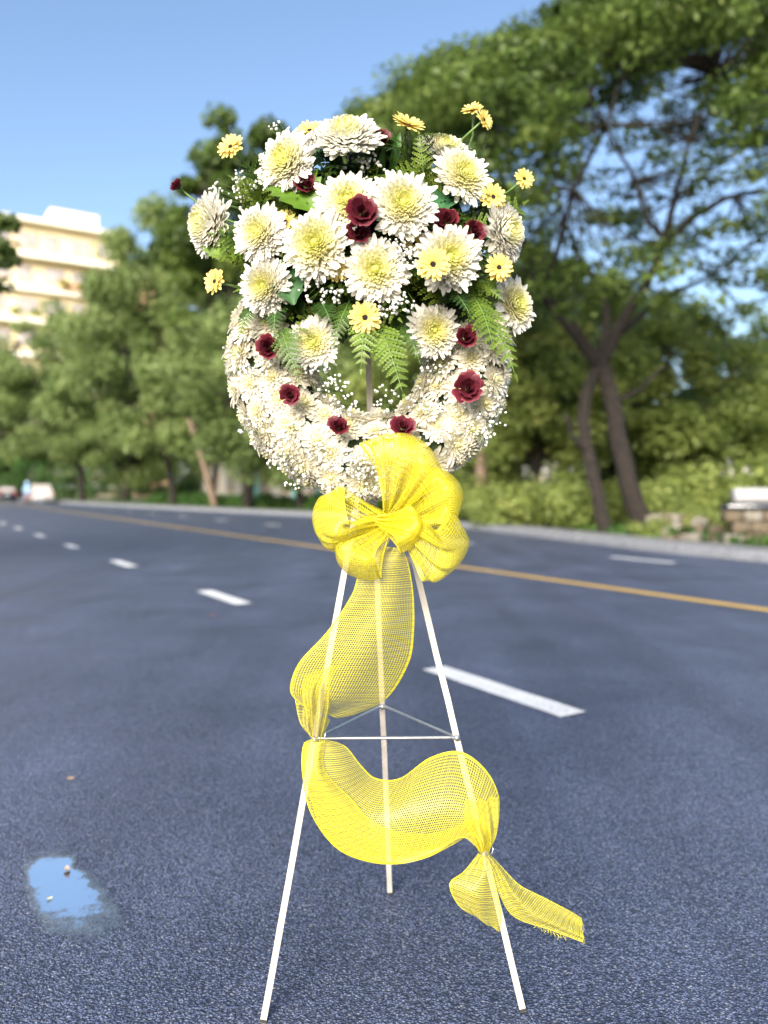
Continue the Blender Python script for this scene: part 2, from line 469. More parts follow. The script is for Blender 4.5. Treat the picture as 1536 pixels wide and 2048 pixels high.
def water_mat():
    m, n, l = new_mat('puddle_water')
    tc = n.new('ShaderNodeTexCoord')
    nz = n.new('ShaderNodeTexNoise'); nz.inputs['Scale'].default_value = 55; nz.inputs['Detail'].default_value = 3
    l.new(tc.outputs['Object'], nz.inputs['Vector'])
    g = n.new('ShaderNodeBsdfGlossy'); g.inputs['Roughness'].default_value = .02; g.inputs['Color'].default_value = (.95, .96, .97, 1)
    tr = n.new('ShaderNodeBsdfTransparent'); tr.inputs['Color'].default_value = (.6, .62, .66, 1)
    bp = n.new('ShaderNodeBump'); bp.inputs['Strength'].default_value = .03; bp.inputs['Distance'].default_value = .002
    l.new(nz.outputs['Fac'], bp.inputs['Height']); l.new(bp.outputs['Normal'], g.inputs['Normal'])
    # film thickness (shape of the puddle): 'Col' is 1 in the pool, 0 at the damp margin
    at = n.new('ShaderNodeAttribute'); at.attribute_name = 'Col'
    n2 = n.new('ShaderNodeTexNoise'); n2.inputs['Scale'].default_value = 150; n2.inputs['Detail'].default_value = 4; n2.inputs['Roughness'].default_value = .65
    l.new(tc.outputs['Object'], n2.inputs['Vector'])
    a = n.new('ShaderNodeMath'); a.operation = 'MULTIPLY_ADD'; a.inputs[1].default_value = .75
    n3 = n.new('ShaderNodeTexNoise'); n3.inputs['Scale'].default_value = 26; n3.inputs['Detail'].default_value = 3
    l.new(tc.outputs['Object'], n3.inputs['Vector'])
    n4 = n.new('ShaderNodeMath'); n4.operation = 'MULTIPLY_ADD'; n4.inputs[1].default_value = .9; n4.inputs[2].default_value = -.45
    l.new(n3.outputs['Fac'], n4.inputs[0])
    n5 = n.new('ShaderNodeMath'); n5.operation = 'ADD'; l.new(n4.outputs[0], n5.inputs[0]); l.new(at.outputs['Fac'], n5.inputs[1])
    l.new(n2.outputs['Fac'], a.inputs[0]); l.new(n5.outputs[0], a.inputs[2])
    mr = n.new('ShaderNodeMapRange'); mr.inputs['From Min'].default_value = .90; mr.inputs['From Max'].default_value = 1.12
    mr.inputs['To Min'].default_value = 0.0; mr.inputs['To Max'].default_value = .93
    l.new(a.outputs[0], mr.inputs['Value'])
    dm = n.new('ShaderNodeMapRange'); dm.inputs['From Min'].default_value = .35; dm.inputs['From Max'].default_value = .85
    dm.inputs['To Max'].default_value = .62
    l.new(a.outputs[0], dm.inputs['Value'])
    g2_ = n.new('ShaderNodeBsdfGlossy'); g2_.inputs['Roughness'].default_value = .22; g2_.inputs['Color'].default_value = (.95, .96, .97, 1)
    b2 = n.new('ShaderNodeBump'); b2.inputs['Strength'].default_value = .8; b2.inputs['Distance'].default_value = .003
    l.new(n2.outputs['Fac'], b2.inputs['Height']); l.new(b2.outputs['Normal'], g2_.inputs['Normal'])
    t2 = n.new('ShaderNodeBsdfTransparent')
    md = n.new('ShaderNodeMixShader'); l.new(dm.outputs[0], md.inputs[0]); l.new(t2.outputs[0], md.inputs[1]); l.new(g2_.outputs[0], md.inputs[2])
    ms = n.new('ShaderNodeMixShader'); l.new(mr.outputs[0], ms.inputs[0])
    l.new(md.outputs[0], ms.inputs[1]); l.new(g.outputs[0], ms.inputs[2])
    o = n.new('ShaderNodeOutputMaterial'); l.new(ms.outputs[0], o.inputs['Surface'])
    return m
M['water'] = water_mat()

# ================================================================== THE SETTING
# ground to the horizon
mb = MB(); mb.add([(-900, -300, -.03), (900, -300, -.03), (900, 1400, -.03), (-900, 1400, -.03)], [(0, 1, 2, 3)])
tag(mb.build('ground', M['earth']), 'dark earth and grass ground behind the pavement', None, None, 'structure')

KP = [(-30, 10.1), (0, 10.15), (5, 10.2), (7.3, 10.35), (9, 10.72), (11.5, 11.45), (14, 12.2), (16.7, 12.9), (20, 13.4), (27.5, 13.7), (40, 12.7), (52, 11.8), (65, 11.1), (90, 10.6), (180, 10.6)]
def kp(s):
    for (a, pa), (b, pb) in zip(KP, KP[1:]):
        if a <= s <= b:
            return pa + (pb - pa) * (s - a) / (b - a)
    return KP[-1][1]
S = [-30 + i for i in range(0, 129)]
vs = []; fs = []
for s in S:
    vs += [road(s, -5.2), road(s, kp(s) + .02)]
fs = [(2 * i, 2 * i + 1, 2 * i + 3, 2 * i + 2) for i in range(len(S) - 1)]
mb = MB(); mb.add(vs, fs)
tag(mb.build('road', M['asphalt'], smooth=False), 'dark grey-blue asphalt road with coarse aggregate', None, None, 'structure')

# pavement behind the kerb
def PW(s): return .85 + .95 * min(1.0, max(0.0, (s - 20) / 14))
vs = []
for s in S:
    vs += [road(s, kp(s) + .19, .135), road(s, kp(s) + PW(s), .15), road(s, kp(s) + PW(s) + .05, -.05)]
fs = []
for i in range(len(S) - 1):
    for k in (0, 1):
        fs.append((3 * i + k, 3 * i + k + 1, 3 * i + k + 4, 3 * i + k + 3))
mb = MB(); mb.add(vs, fs)
tag(mb.build('pavement', M['pavement'], smooth=False), 'pale dusty pavement behind the kerb', None, None, 'structure')
# kerb stones, one by one where they can be seen
kerb = tag(empty('kerb', road(0, kp(0))), 'pale concrete kerb along the far side of the road', None, None, 'structure')
kerb_ref = kerb.location.copy()
for i in range(0, 74):
    s0, s1 = 2 + i * 1.0, 2 + i * 1.0 + .985
    a, b = road(s0, kp(s0)), road(s1, kp(s1))
    d = (b - a).normalized(); r = Vector((d.y, -d.x, 0))
    w, h = .19, .15 + random.uniform(-.006, .006)
    o = random.uniform(-.006, .006)
    P = []
    for q in (a, b):
        q = q + r * o
        P += [q + Vector((0, 0, -.04)), q + Vector((0, 0, h - .035)), q + r * .035 + Vector((0, 0, h)), q + r * w + Vector((0, 0, h)), q + r * w + Vector((0, 0, -.04))]
    f = [(k, k + 5, k + 6, k + 1) for k in range(4)] + [(0, 1, 2, 3, 4), (9, 8, 7, 6, 5)]
    mb = MB(); mb.add([p - kerb_ref for p in P], f)
    mb.build('kerb_stone', M['kerb'], kerb, smooth=False)
# kerb beyond, too far to tell stones apart, and on the camera's side of the road
for nm, lo, hi, pf, sg in (('far_run', 76, 96, kp, 1),):
    mb = MB(); vs = []; fs = []
    ss = list(range(lo, hi + 1, 4))
    for s in ss:
        p = pf(s)
        vs += [road(s, p, -.04) - kerb_ref, road(s, p, .15) - kerb_ref, road(s, p + .19, .15) - kerb_ref]
    for i in range(len(ss) - 1):
        for k in (0, 1): fs.append((3 * i + k, 3 * i + 3 + k, 3 * i + 4 + k, 3 * i + k + 1))
    mb.add(vs, fs); mb.build('kerb_run', M['kerb'], kerb, smooth=False, kind='stuff')
mb = MB(); vs = []; fs = []
ss = list(range(-30, 100, 6))
for s in ss:
    vs += [road(s, -5.15, -.04), road(s, -5.15, .15), road(s, -7.6, .16), road(s, -7.7, -.05)]
for i in range(len(ss) - 1):
    for k in (0, 1, 2): fs.append((4 * i + k, 4 * i + k + 1, 4 * i + 5 + k, 4 * i + 4 + k))
mb.add(vs, fs)
tag(mb.build('near_pavement', M['pavement'], smooth=False), 'pavement on the near side of the road', None, None, 'structure')

# painted markings: each dash is a piece of its own
def strip(name, s0, s1, p, w, mat, z=.004, step=1.0, jit=0.0):
    mb = MB(); vs = []; n = max(2, int((s1 - s0) / step) + 1)
    for i in range(n + 1):
        s = s0 + (s1 - s0) * i / n
        pp = p(s) if callable(p) else p
        vs += [road(s, pp - w / 2 + random.uniform(-jit, jit), z), road(s, pp + w / 2 + random.uniform(-jit, jit), z)]
    mb.add(vs, [(2 * i, 2 * i + 1, 2 * i + 3, 2 * i + 2) for i in range(n)])
    return mb.build(name, mat, smooth=False)
marks = tag(empty('lane_marking'), 'dashed white lane line beside the flower stand', None, None, 'structure')
for k in range(-3, 18):
    s0 = 2.48 + 3.98 * k
    o = strip('painted_dash', s0, s0 + 1.07, 2.53, .155, M['white_line'], step=.12, jit=.003); o.parent = marks
marks2 = tag(empty('far_lane_marking'), 'dashed white lane line beyond the yellow line', None, None, 'structure')
for k in range(-3, 15):
    s0 = 7.0 + 4.6 * k
    o = strip('painted_dash', s0, s0 + 1.15, lambda s: 9.1 + .012 * (s - 7), .15, M['white_line'], step=.12, jit=.003); o.parent = marks2
tag(strip('yellow_centre_line', -20, 94, lambda s: 6.15 + .014 * max(0, s - 4), .15, M['yellow_line'], jit=.004), 'continuous dull yellow centre line', None, None, 'structure')

# puddle
pts = [(48, 1738), (78, 1718), (118, 1712), (152, 1716), (150, 1738), (178, 1752), (205, 1782), (228, 1815), (232, 1845), (190, 1872), (140, 1872), (92, 1858), (64, 1815), (54, 1770)]
pool = [(62, 1742), (82, 1724), (112, 1722), (138, 1722), (140, 1742), (160, 1756), (170, 1775), (172, 1795), (160, 1812), (142, 1822), (112, 1822), (86, 1812), (74, 1790), (64, 1765)]
C0 = gpx(115, 1770)
mb = MB(); vs = [C0 + Vector((0, 0, .005))]; cs = [(1, 1, 1)]
for ring, cv in ((pool, (.82,) * 3), (pts, (.30,) * 3)):
    for (x, y) in ring:
        g = gpx(x, y); vs.append(Vector((g.x, g.y, .005))); cs.append(cv)
for (x, y) in pts:
    g = gpx(x, y); e = C0 + (g - C0) * 1.28
    vs.append(Vector((e.x, e.y, .005))); cs.append((-.3,) * 3)
n = len(pts); fs = []
for i in range(n):
    j = (i + 1) % n
    fs.append((0, 1 + i, 1 + j))
    for k in (0, 1):
        fs.append((1 + k * n + i, 1 + k * n + n + i, 1 + k * n + n + j, 1 + k * n + j))
mb.add(vs, fs, cs)
tag(mb.build('puddle', M['water']), 'small shallow puddle on the asphalt mirroring the sky', None, None, 'structure')

# ------------------------------------------------------------------ leaves and trees
def leaf_cloud(centers, radii, counts, size, up=.5, flat=.6, seed=0, aspect=1.9, rb=None):
    r = np.random.default_rng(seed)
    out = []; rn = []
    for c, R_, n in zip(centers, radii, counts):
        d = r.normal(size=(n, 3)); d /= np.linalg.norm(d, axis=1, keepdims=True) + 1e-9
        rad = r.random(n) ** 0.42
        p = d * rad[:, None] * np.array([R_, R_, R_ * flat]) + np.array(c)
        nrm = r.normal(size=(n, 3)); nrm /= np.linalg.norm(nrm, axis=1, keepdims=True)
        nrm = nrm * (1 - up) + d * .6 + np.array([0, 0, up]); nrm /= np.linalg.norm(nrm, axis=1, keepdims=True)
        a = np.cross(nrm, r.normal(size=(n, 3))); a /= np.linalg.norm(a, axis=1, keepdims=True) + 1e-9
        b = np.cross(nrm, a)
        s = size * (0.6 + .8 * r.random(n))[:, None]
        q = np.stack([p - a * s * .5, p - b * s * .5 / aspect + nrm * s * .06, p + a * s * .5, p + b * s * .5 / aspect + nrm * s * .06], axis=1)
        out.append(q)
        tone = r.random() * .55
        rn.append(np.clip(tone + r.random(n) * .45 + (rb if rb else 0), 0, 1))
    return np.concatenate(out), np.concatenate(rn)

def limb(mb, path, r0, r1, sides=8, wob=.0, sub=4):
    P = [Vector(p) for p in path]
    pts = []
    for i in range(len(P) - 1):
        p0, p1, p2, p3 = P[max(i - 1, 0)], P[i], P[i + 1], P[min(i + 2, len(P) - 1)]
        for k in range(sub):
            t = k / sub
            q = .5 * ((2 * p1) + (p2 - p0) * t + (2 * p0 - 5 * p1 + 4 * p2 - p3) * t * t + (3 * p1 - p0 - 3 * p2 + p3) * t ** 3)
            q = q + Vector((random.uniform(-wob, wob), random.uniform(-wob, wob), random.uniform(-wob, wob) * .3))
            pts.append(q)
    pts.append(P[-1])
    n = len(pts)
    mb.tube(pts, [r0 + (r1 - r0) * (i / (n - 1)) ** .85 for i in range(n)], sides)

# --- the large spreading tree on the right
TY = 18.5
def T(x, y, dy=0.0): return px(x, y, TY + dy)
tree = empty('spreading_tree', (T(1240, 1060).x, TY, .1))
tag(tree, 'large spreading tree with dark forked trunk beyond the kerb on the right', 'tree', 'trees along the road')
tref = tree.location.copy()
def L(v): return v - tref
mb = MB()
limb(mb, [L(T(1300, 1075)), L(T(1262, 985)), L(T(1238, 880)), L(T(1222, 790)), L(T(1200, 720))], .25, .18, 10, .025)
mb.build('trunk', M['bark'], tree)
mb = MB()
limb(mb, [L(T(1212, 1072, -.3)), L(T(1188, 960, -.3)), L(T(1168, 860, -.2)), L(T(1172, 790, -.1)), L(T(1203, 722))], .17, .13, 10, .025)
limb(mb, [L(T(1178, 905, -.3)), L(T(1148, 875, -.5)), L(T(1130, 830, -.8))], .09, .05, 7, .02)
mb.build('trunk', M['bark'], tree)
branches = [
    ([(1205, 735, 0), (1150, 665, -.4), (1085, 585, -.8), (1050, 500, -1.2), (1025, 410, -1.6), (985, 300, -2.0)], .22, .05),
    ([(1050, 500, -1.2), (1000, 440, -.5), (930, 350, .2), (850, 260, .8)], .09, .03),
    ([(1085, 585, -.8), (1120, 480, -2.2), (1150, 380, -2.9), (1210, 250, -3.4), (1250, 150, -3.6)], .10, .03),
    ([(1205, 730, 0), (1212, 640, .5), (1205, 580, 1.0), (1170, 530, 1.6), (1130, 440, 2.2), (1090, 300, 2.6)], .15, .04),
    ([(1205, 725, 0), (1240, 650, -.3), (1290, 570, -.6), (1325, 490, -.9), (1350, 400, -1.0), (1380, 280, -1.2), (1430, 150, -1.4)], .20, .04),
    ([(1325, 490, -.9), (1400, 425, -.8), (1470, 392, -.7), (1560, 375, -.6), (1680, 330, -.4)], .12, .05),
    ([(1330, 480, -.9), (1290, 430, -2), (1270, 360, -2.6), (1235, 300, -2.9), (1180, 200, -3.2)], .08, .03),
    ([(1225, 680, 0), (1320, 600, 1.6), (1420, 550, 2.6), (1520, 470, 3.2), (1620, 350, 3.4)], .11, .04),
    ([(1240, 800, 0), (1290, 770, -.4), (1330, 730, -.7)], .08, .04),
    ([(1380, 280, -1.2), (1450, 260, -1.6), (1530, 200, -1.8)], .06, .02),
    ([(1350, 400, -1.0), (1430, 330, .5), (1500, 290, 1.5), (1600, 210, 2.2)], .07, .02),
]
for pts_, r0, r1 in branches:
    mb = MB(); limb(mb, [L(T(*p)) for p in pts_], r0 * .82, r1 * .8, 8, .035)
    mb.build('branch', M['bark'], tree)
top = [(640, 250), (700, 205), (800, 135), (900, 85), (1000, 35), (1100, -10), (1300, -110), (1500, -120), (1620, -40), (1700, 120)]
def top_y(x):
    for (a, ya), (b, yb) in zip(top, top[1:]):
        if a <= x <= b: return ya + (yb - ya) * (x - a) / (b - a)
    return 300
cen = []; rad = []; cnt = []
r = random.Random(3)
twigs = MB()
nodes_ = [L(T(*p)) for pts_, _, _ in branches for p in pts_[2:]]
for i in range(520):
    x = r.uniform(700, 1700)
    dy = r.gauss(0, 2.6)
    dens = r.random()
    k = r.random()
    if k < .62:
        y = top_y(x) + 25 + abs(r.gauss(0, 1)) * 75 + abs(dy) * 14
        R_ = r.uniform(.45, .9); n = int(270 * R_ / .6)
    elif k < .90:
        y = top_y(x) + r.uniform(140, 420); R_ = r.uniform(.35, .7); n = int(105 * R_ / .5)
        if x < 900 and y > 470: continue
    else:
        y = r.uniform(420, 640); R_ = r.uniform(.35, .65); n = int(95 * R_ / .5)
        if x < 1000: continue
    if 1180 < x < 1330 and 260 < y < 420 and r.random() < .75: continue
    c = L(T(x, y, dy))
    cen.append(c); rad.append(R_); cnt.append(n)
    q = min(nodes_, key=lambda v: (v - c).length)
    mid = (q + c) * .5 + Vector((r.uniform(-.2, .2), r.uniform(-.2, .2), -.12))
    twigs.tube([q, mid, c, c + (c - mid) * .4], [.028, .02, .012, .004], 4, caps=False)
for i in range(250):
    x = r.uniform(980, 1660); y = r.uniform(150, 620)
    if 1180 < x < 1330 and 290 < y < 420 and r.random() < .45: continue
    if 1440 < x and y > 560: continue
    c = L(T(x, y, r.gauss(0, 2.2)))
    cen.append(c); rad.append(r.uniform(.25, .6)); cnt.append(r.randint(26, 60))
    q = min(nodes_, key=lambda v: (v - c).length)
    twigs.tube([q, (q + c) * .5 + Vector((0, 0, -.1)), c], [.018, .012, .004], 4, caps=False)
Q, rn = leaf_cloud(cen, rad, cnt, .15, up=.35, flat=.48, seed=11)
twigs.build('twigs', M['bark'], tree, kind='stuff')
link('crown', np_quads('spreading_crown', Q, M['leaf_dark'], rn), tree, kind='stuff')

# --- generic street tree: mesh made once per variant, then copied
def make_tree(seed, h, cr, trunk_h, nleaf, mat, bark, lean=(0, 0), leaf=.2, tr=.18, nclump=46, cz=None, flat=.75, up=.3):
    r = random.Random(seed)
    tm = MB(); topc = Vector((lean[0], lean[1], trunk_h))
    limb(tm, [(0, 0, -.1), (lean[0] * .3 + r.uniform(-.1, .1), lean[1] * .3, trunk_h * .4), topc], tr, tr * .7, 8, .02)
    bm_ = MB(); nodes = []
    cz = cz or (trunk_h + (h - trunk_h) * .45)
    for k in range(7):
        g = 2 * math.pi * k / 7 + r.uniform(-.3, .3)
        e = topc + Vector((math.cos(g) * cr * r.uniform(.45, .75), math.sin(g) * cr * r.uniform(.45, .75), (h - trunk_h) * r.uniform(.35, .8)))
        m_ = (topc + e) * .5 + Vector((r.uniform(-.3, .3), r.uniform(-.3, .3), .2))
        limb(bm_, [topc - Vector((0, 0, .2)), m_, e], tr * .55, tr * .14, 6, .02)
        nodes += [m_, e]
    cs = []; rs = []; ns = []
    hz = (h - trunk_h * .75) * .5
    zc = h - hz
    for k in range(nclump):
        while True:
            d = Vector((r.uniform(-1, 1), r.uniform(-1, 1), r.uniform(-1, 1)))
            if .35 < d.length < 1: break
        c = Vector((lean[0] + d.x * cr, lean[1] + d.y * cr, zc + d.z * hz))
        R_ = cr * r.uniform(.15, .27)
        cs.append(c); rs.append(R_); ns.append(int(nleaf / nclump * r.uniform(.6, 1.4)))
        q = min(nodes, key=lambda v: (v - c).length)
        bm_.tube([q, (q + c) * .5 - Vector((0, 0, .1)), c], [.03, .02, .006], 4, caps=False)
    Q, rn = leaf_cloud(cs, rs, ns, leaf, up=up, flat=flat, seed=seed + 50)
    return tm.mesh('trunk', bark), bm_.mesh('branches', bark), np_quads('crown', Q, mat, rn)
def place_tree(kit, loc, rz, sc_, label, group='trees along the road', name='street_tree'):
    o = empty(name, loc); o.rotation_euler.z = rz
    o.scale = sc_ if isinstance(sc_, tuple) else (sc_,) * 3
    tag(o, label, 'tree', group)
    link('trunk', kit[0], o); link('branches', kit[1], o, kind='stuff'); link('crown', kit[2], o, kind='stuff')
    return o
def at_px(x, Y): return Vector(((x - CX) / F * Y, Y, 0.0))
kitA = make_tree(21, 10.0, 4.3, 1.9, 32000, M['leaf_mid'], M['bark'], (.2, .1), .23, nclump=95)
kitB = make_tree(22, 13.0, 4.2, 2.2, 34000, M['leaf_mid'], M['bark'], (-.3, .1), .23, nclump=100)
kitC = make_tree(23, 21.0, 4.5, 8.0, 30000, M['leaf_dark'], M['bark'], (.3, 0), .34, nclump=80, tr=.30)
kitD = make_tree(24, 7.5, 3.2, 1.6, 22000, M['leaf_shrub'], M['bark'], (.1, 0), .20, tr=.12, nclump=90)
def zs(kit_h, x, Y, ytop): return (H + (HOR - ytop) / F * Y) / kit_h
def behind(x, off):
    """depth at which image column x stands off metres behind the kerb"""
    c = RR.x * (x - CX) / F + RR.y; k = RD.x * (x - CX) / F + RD.y
    Y = 40.0
    for _ in range(30): Y = (kp(k * Y) + off) / c
    return Y
def left_tree(kit, kh, kr, x, off, ytop, rpx, rz, label, Y=None):
    Y = Y or behind(x, off); sxy = rpx / F * Y / kr
    return place_tree(kit, at_px(x, Y), rz, (sxy, sxy, zs(kh, x, Y, ytop)), label)
left_tree(kitC, 21, 4.5, 495, 2.8, 212, 178, .6, 'tall sparse dark tree whose top shows left of the flowers')
left_tree(kitB, 13, 4.2, 345, 3.0, 400, 178, 1.0, 'tall green tree left of the flower stand')
left_tree(kitB, 13, 4.2, 165, 2.8, 590, 170, 2.0, 'light green tree in front of the cream building')
left_tree(kitA, 10, 4.3, 40, 2.4, 745, 140, 3.1, 'low round green tree above the white parked car')
left_tree(kitB, 13, 4.2, 425, 4.5, 470, 165, 4.4, 'green tree just behind the tall sparse one')
left_tree(kitA, 10, 4.3, -45, 2, 780, 130, 5.0, 'farthest small tree at the left picture edge above the dark car', 112)
left_tree(kitA, 10, 4.3, 250, 4.0, 690, 150, .4, 'rounded green tree between the two tall left-hand trees')
left_tree(kitA, 10, 4.3, 600, 2.8, 560, 225, 2.6, 'round green tree directly behind the flower ring')
place_tree(kitD, at_px(880, 25), .3, (1.15, 1.15, 1.15), 'bushy yellow-green tree right behind the flower ring')
place_tree(kitD, at_px(1075, 24), 1.5, (1.05, 1.05, 1.1), 'bushy yellow-green tree left of the forked trunk')
place_tree(kitD, at_px(1395, 25.5), 2.8, (1.1, 1.1, .95), 'bushy yellow-green tree right of the forked trunk')
place_tree(kitB, at_px(1580, 33), 1.2, (1, 1, .72), 'leafy tree at the right picture edge behind the rubble')
place_tree(kitA, at_px(1230, 33), .2, (1.2, 1.2, 1.0), 'round green tree far behind the forked trunk')
place_tree(kitA, at_px(760, 42), 2.2, (1.3, 1.3, 1.2), 'green tree farther behind the flower ring')
place_tree(kitA, at_px(1010, 36), 1.2, (1.2, 1.2, 1.2), 'green tree farther behind the right side of the ring')
place_tree(kitA, at_px(-330, 100), .7, (1.6, 1.6, 1.3), 'far tree beyond the end of the road')
place_tree(kitB, at_px(-620, 104), 1.7, (1.6, 1.6, 1.1), 'taller far tree beyond the end of the road')
# a near-side tree, only its leaves reach into the left edge
near_kit = make_tree(31, 7.0, 3.6, 2.4, 16000, M['leaf_dark'], M['bark'], (0, 0), .13, nclump=60, tr=.15)
nt_o = place_tree(near_kit, road(9, -6.6, 0), .4, 1.0, 'dark tree whose leaves hang in at the upper left edge')
nb = nt_o.location
mb = MB(); limb(mb, [Vector((0, 0, 2.6)), px(-420, 520, 8.0) - nb, px(-180, 470, 8.4) - nb, px(-40, 480, 8.6) - nb], .09, .02, 7)
bo = mb.build('overhanging_branch', M['bark'], nt_o); bo.rotation_euler.z = -.4
r = random.Random(8)
cs = [px(r.uniform(-330, 16), r.uniform(405, 600), r.uniform(8.2, 9.0)) - nb for _ in range(44)]
Q, rn = leaf_cloud(cs, [.17] * 44, [110] * 44, .085, seed=78)
lo_ = link('overhanging_leaves', np_quads('overhanging_leaves', Q, M['leaf_dark'], rn), nt_o, kind='stuff'); lo_.rotation_euler.z = -.4

# pale leaning trunk with bare stem (left) and the propped young tree (behind the ring, right)
def leaning(name, base, tip, r0, label, crown_at=None):
    o = empty(name, base)
    mb = MB(); limb(mb, [Vector((0, 0, -.1)), (tip - base) * .5 + Vector((.05, 0, 0)), tip - base], r0, r0 * .7, 8, .01); mb.build('trunk', M['bark_pale'], o)
    c = tip - base
    r = random.Random(5)
    cs = [c + Vector((r.gauss(0, .8), r.gauss(0, .8), .4 + r.uniform(0, 1.5))) for _ in range(14)]
    Q, rn = leaf_cloud(cs, [.55] * 14, [160] * 14, .2, seed=77)
    link('crown', np_quads('crown', Q, M['leaf_mid'], rn), o, kind='stuff')
    tag(o, label, 'tree', 'trees along the road')
    return o
leaning('leaning_tree', at_px(432, behind(432, 2.3)), px(378, 838, behind(432, 2.3)), .19, 'pale bare trunk leaning to the left beside the kerb')
yt = leaning('propped_tree', at_px(962, 22.6), px(955, 760, 22.6), .2, 'young pale-trunked tree held by slanting wooden props')
for dx in (-.75, .85, .35):
    mb = MB(); mb.tube([(dx, .2 if dx != .35 else -.6, 0), (0, 0, 1.25)], .035, 6); mb.build('prop', M['bark_pale'], yt)

# shrubs and hedge along the pavement
def make_shrub(seed, w, h, n, mat, leaf):
    r = random.Random(seed); cs = []; rs = []; ns = []
    for k in range(16):
        g = r.uniform(0, 6.28); d = r.random() ** .5 * w * .5
        z = r.uniform(.2, .9) * h * (1 - (d / w) ** 2)
        cs.append((math.cos(g) * d, math.sin(g) * d, z)); rs.append(w * r.uniform(.16, .26)); ns.append(n // 16)
    Q, rn = leaf_cloud(cs, rs, ns, leaf, up=.45, flat=.85, seed=seed)
    sm = MB()
    for k in range(9):
        c = cs[k]; sm.tube([(c[0] * .15, c[1] * .15, -.05), (c[0] * .5, c[1] * .5, c[2] * .5), c], [.02, .014, .005], 5)
    return sm.mesh('stems', M['bark']), np_quads('foliage', Q, mat, rn)
shA = make_shrub(41, 2.2, 1.5, 3000, M['leaf_shrub'], .14)
shB = make_shrub(42, 1.8, 1.0, 2600, M['leaf_hedge'], .12)
def place_shrub(kit, loc, rz, s, label, group, name='shrub'):
    o = empty(name, loc); o.rotation_euler.z = rz; o.scale = s if isinstance(s, tuple) else (s,) * 3
    tag(o, label, 'shrub', group)
    link('stems', kit[0], o, kind='stuff'); link('foliage', kit[1], o, kind='stuff')
r = random.Random(9)
for i in range(15):                     # low bright hedge plants left, behind the pavement
    s = 24 + i * 2.3
    place_shrub(shB, road(s, kp(s) + 3.6 + r.uniform(-.2, .3)), r.uniform(0, 6), r.uniform(.85, 1.1), 'low bright green hedge plant behind the pavement on the left', 'hedge plants behind the pavement')
for i, (x, Y, s_, lab) in enumerate([
    (1010, 20.5, .9, 'low leafy shrub at the foot of the propped tree'),
    (1085, 20.0, 1.1, 'leafy shrub between the propped tree and the forked trunk'),
    (1150, 20.2, .7, 'small shrub touching the left stem of the forked trunk'),
    (1345, 19.5, .95, 'leafy shrub just right of the forked trunk'),
    (1420, 21.0, 1.35, 'tall yellow-green shrub behind the rubble heap'),
    (1510, 21.5, 1.5, 'tall yellow-green shrub above the white pipe'),
    (920, 22.5, 1.1, 'leafy shrub left of the propped tree'),
    (1250, 22.0, 1.0, 'shrub seen between the two stems of the forked trunk')]):
    place_shrub(shA, at_px(x, Y), i * 1.3, s_, lab, 'shrubs behind the pavement')
for i, (x, Y, s_, lab) in enumerate([(1300, 16.0, .35, 'small weed clump at the left end of the rubble'), (1375, 17.4, .5, 'green weed clump in the middle of the rubble'), (1445, 16.8, .45, 'green weed clump between the rubble and the stone wall'), (1525, 16.0, .6, 'green weed clump behind the white pipe')]):
    place_shrub(shA, at_px(x, Y), i * 2.0, s_, lab, 'weeds among the rubble', 'weed_clump')
# ground cover and a far wood that reads as one mass
cs = []; rs = []; ns = []
for i in range(680):
    s = 6 + r.random() * 58; p = kp(s) + 1.9 + r.random() ** 1.5 * 8
    v = road(s, p, .08); cs.append(v); rs.append(r.uniform(.25, .5)); ns.append(26)
Q, rn = leaf_cloud(cs, rs, ns, .15, up=.3, flat=.45, seed=5)
tag(link('ground_cover', np_quads('ground_cover', Q, M['leaf_hedge'], rn)), 'low green ground cover behind the pavement', None, None, 'stuff')
cs = []; rs = []; ns = []
for i in range(620):
    s = -6 + r.random() * 110; p = kp(s) + 17 + r.random() * 10
    hmax = 5.6 + 2.0 * math.sin(s * .23) + 1.2 * math.sin(s * .61)
    v = road(s, p, r.random() * hmax); cs.append(v); rs.append(r.uniform(.9, 1.5)); ns.append(110)
Q, rn = leaf_cloud(cs, rs, ns, .34, up=.4, flat=.8, seed=6)
tag(link('far_thicket', np_quads('far_thicket', Q, M['leaf_shrub'], rn)), 'dense far thicket closing the view behind the trees', None, None, 'stuff')

cs = []; rs = []; ns = []
for i in range(420):
    c = at_px(r.uniform(-900, 400), r.uniform(89, 95)); c.z = r.random() * 4.4
    cs.append(c); rs.append(r.uniform(.8, 1.3)); ns.append(110)
Q, rn = leaf_cloud(cs, rs, ns, .34, up=.4, flat=.8, seed=16)
tag(link('far_hedge', np_quads('far_hedge', Q, M['leaf_hedge'], rn)), 'dark green far hedge behind the parked cars', None, None, 'stuff')
# ------------------------------------------------------------------ cream terraced building, far left
A0 = Vector(((10 - CX) / F * 128, 128, 0))
def bp(a, z, out=0.0):      # a: metres along the facade to the right, out: towards the viewer
    return A0 + RR * a - RD * out + Vector((0, 0, z))
bld = tag(empty('terraced_building', A0), 'cream and terracotta terraced building lit by the sun behind the trees', 'building')
bld.scale = (1.49,) * 3
Rz = Matrix.Rotation(math.atan2(RR.y, RR.x), 3, 'Z')
def bbox(mb, a0, a1, z0, z1, o0, o1):
    c = bp((a0 + a1) / 2, (z0 + z1) / 2, (o0 + o1) / 2) - A0
    mb.box(c, (a1 - a0, abs(o1 - o0), z1 - z0), Rz)
ROOF = 31.0; FL = 3.7
mb = MB(); bbox(mb, -14, 12.6, 0, ROOF, -14, 0); mb.build('wall', M['cream'], bld, False)
mb = MB(); bbox(mb, 12.65, 19, 0, ROOF - 2.2, -14, -2.2); mb.build('wall', M['terracotta'], bld, False)
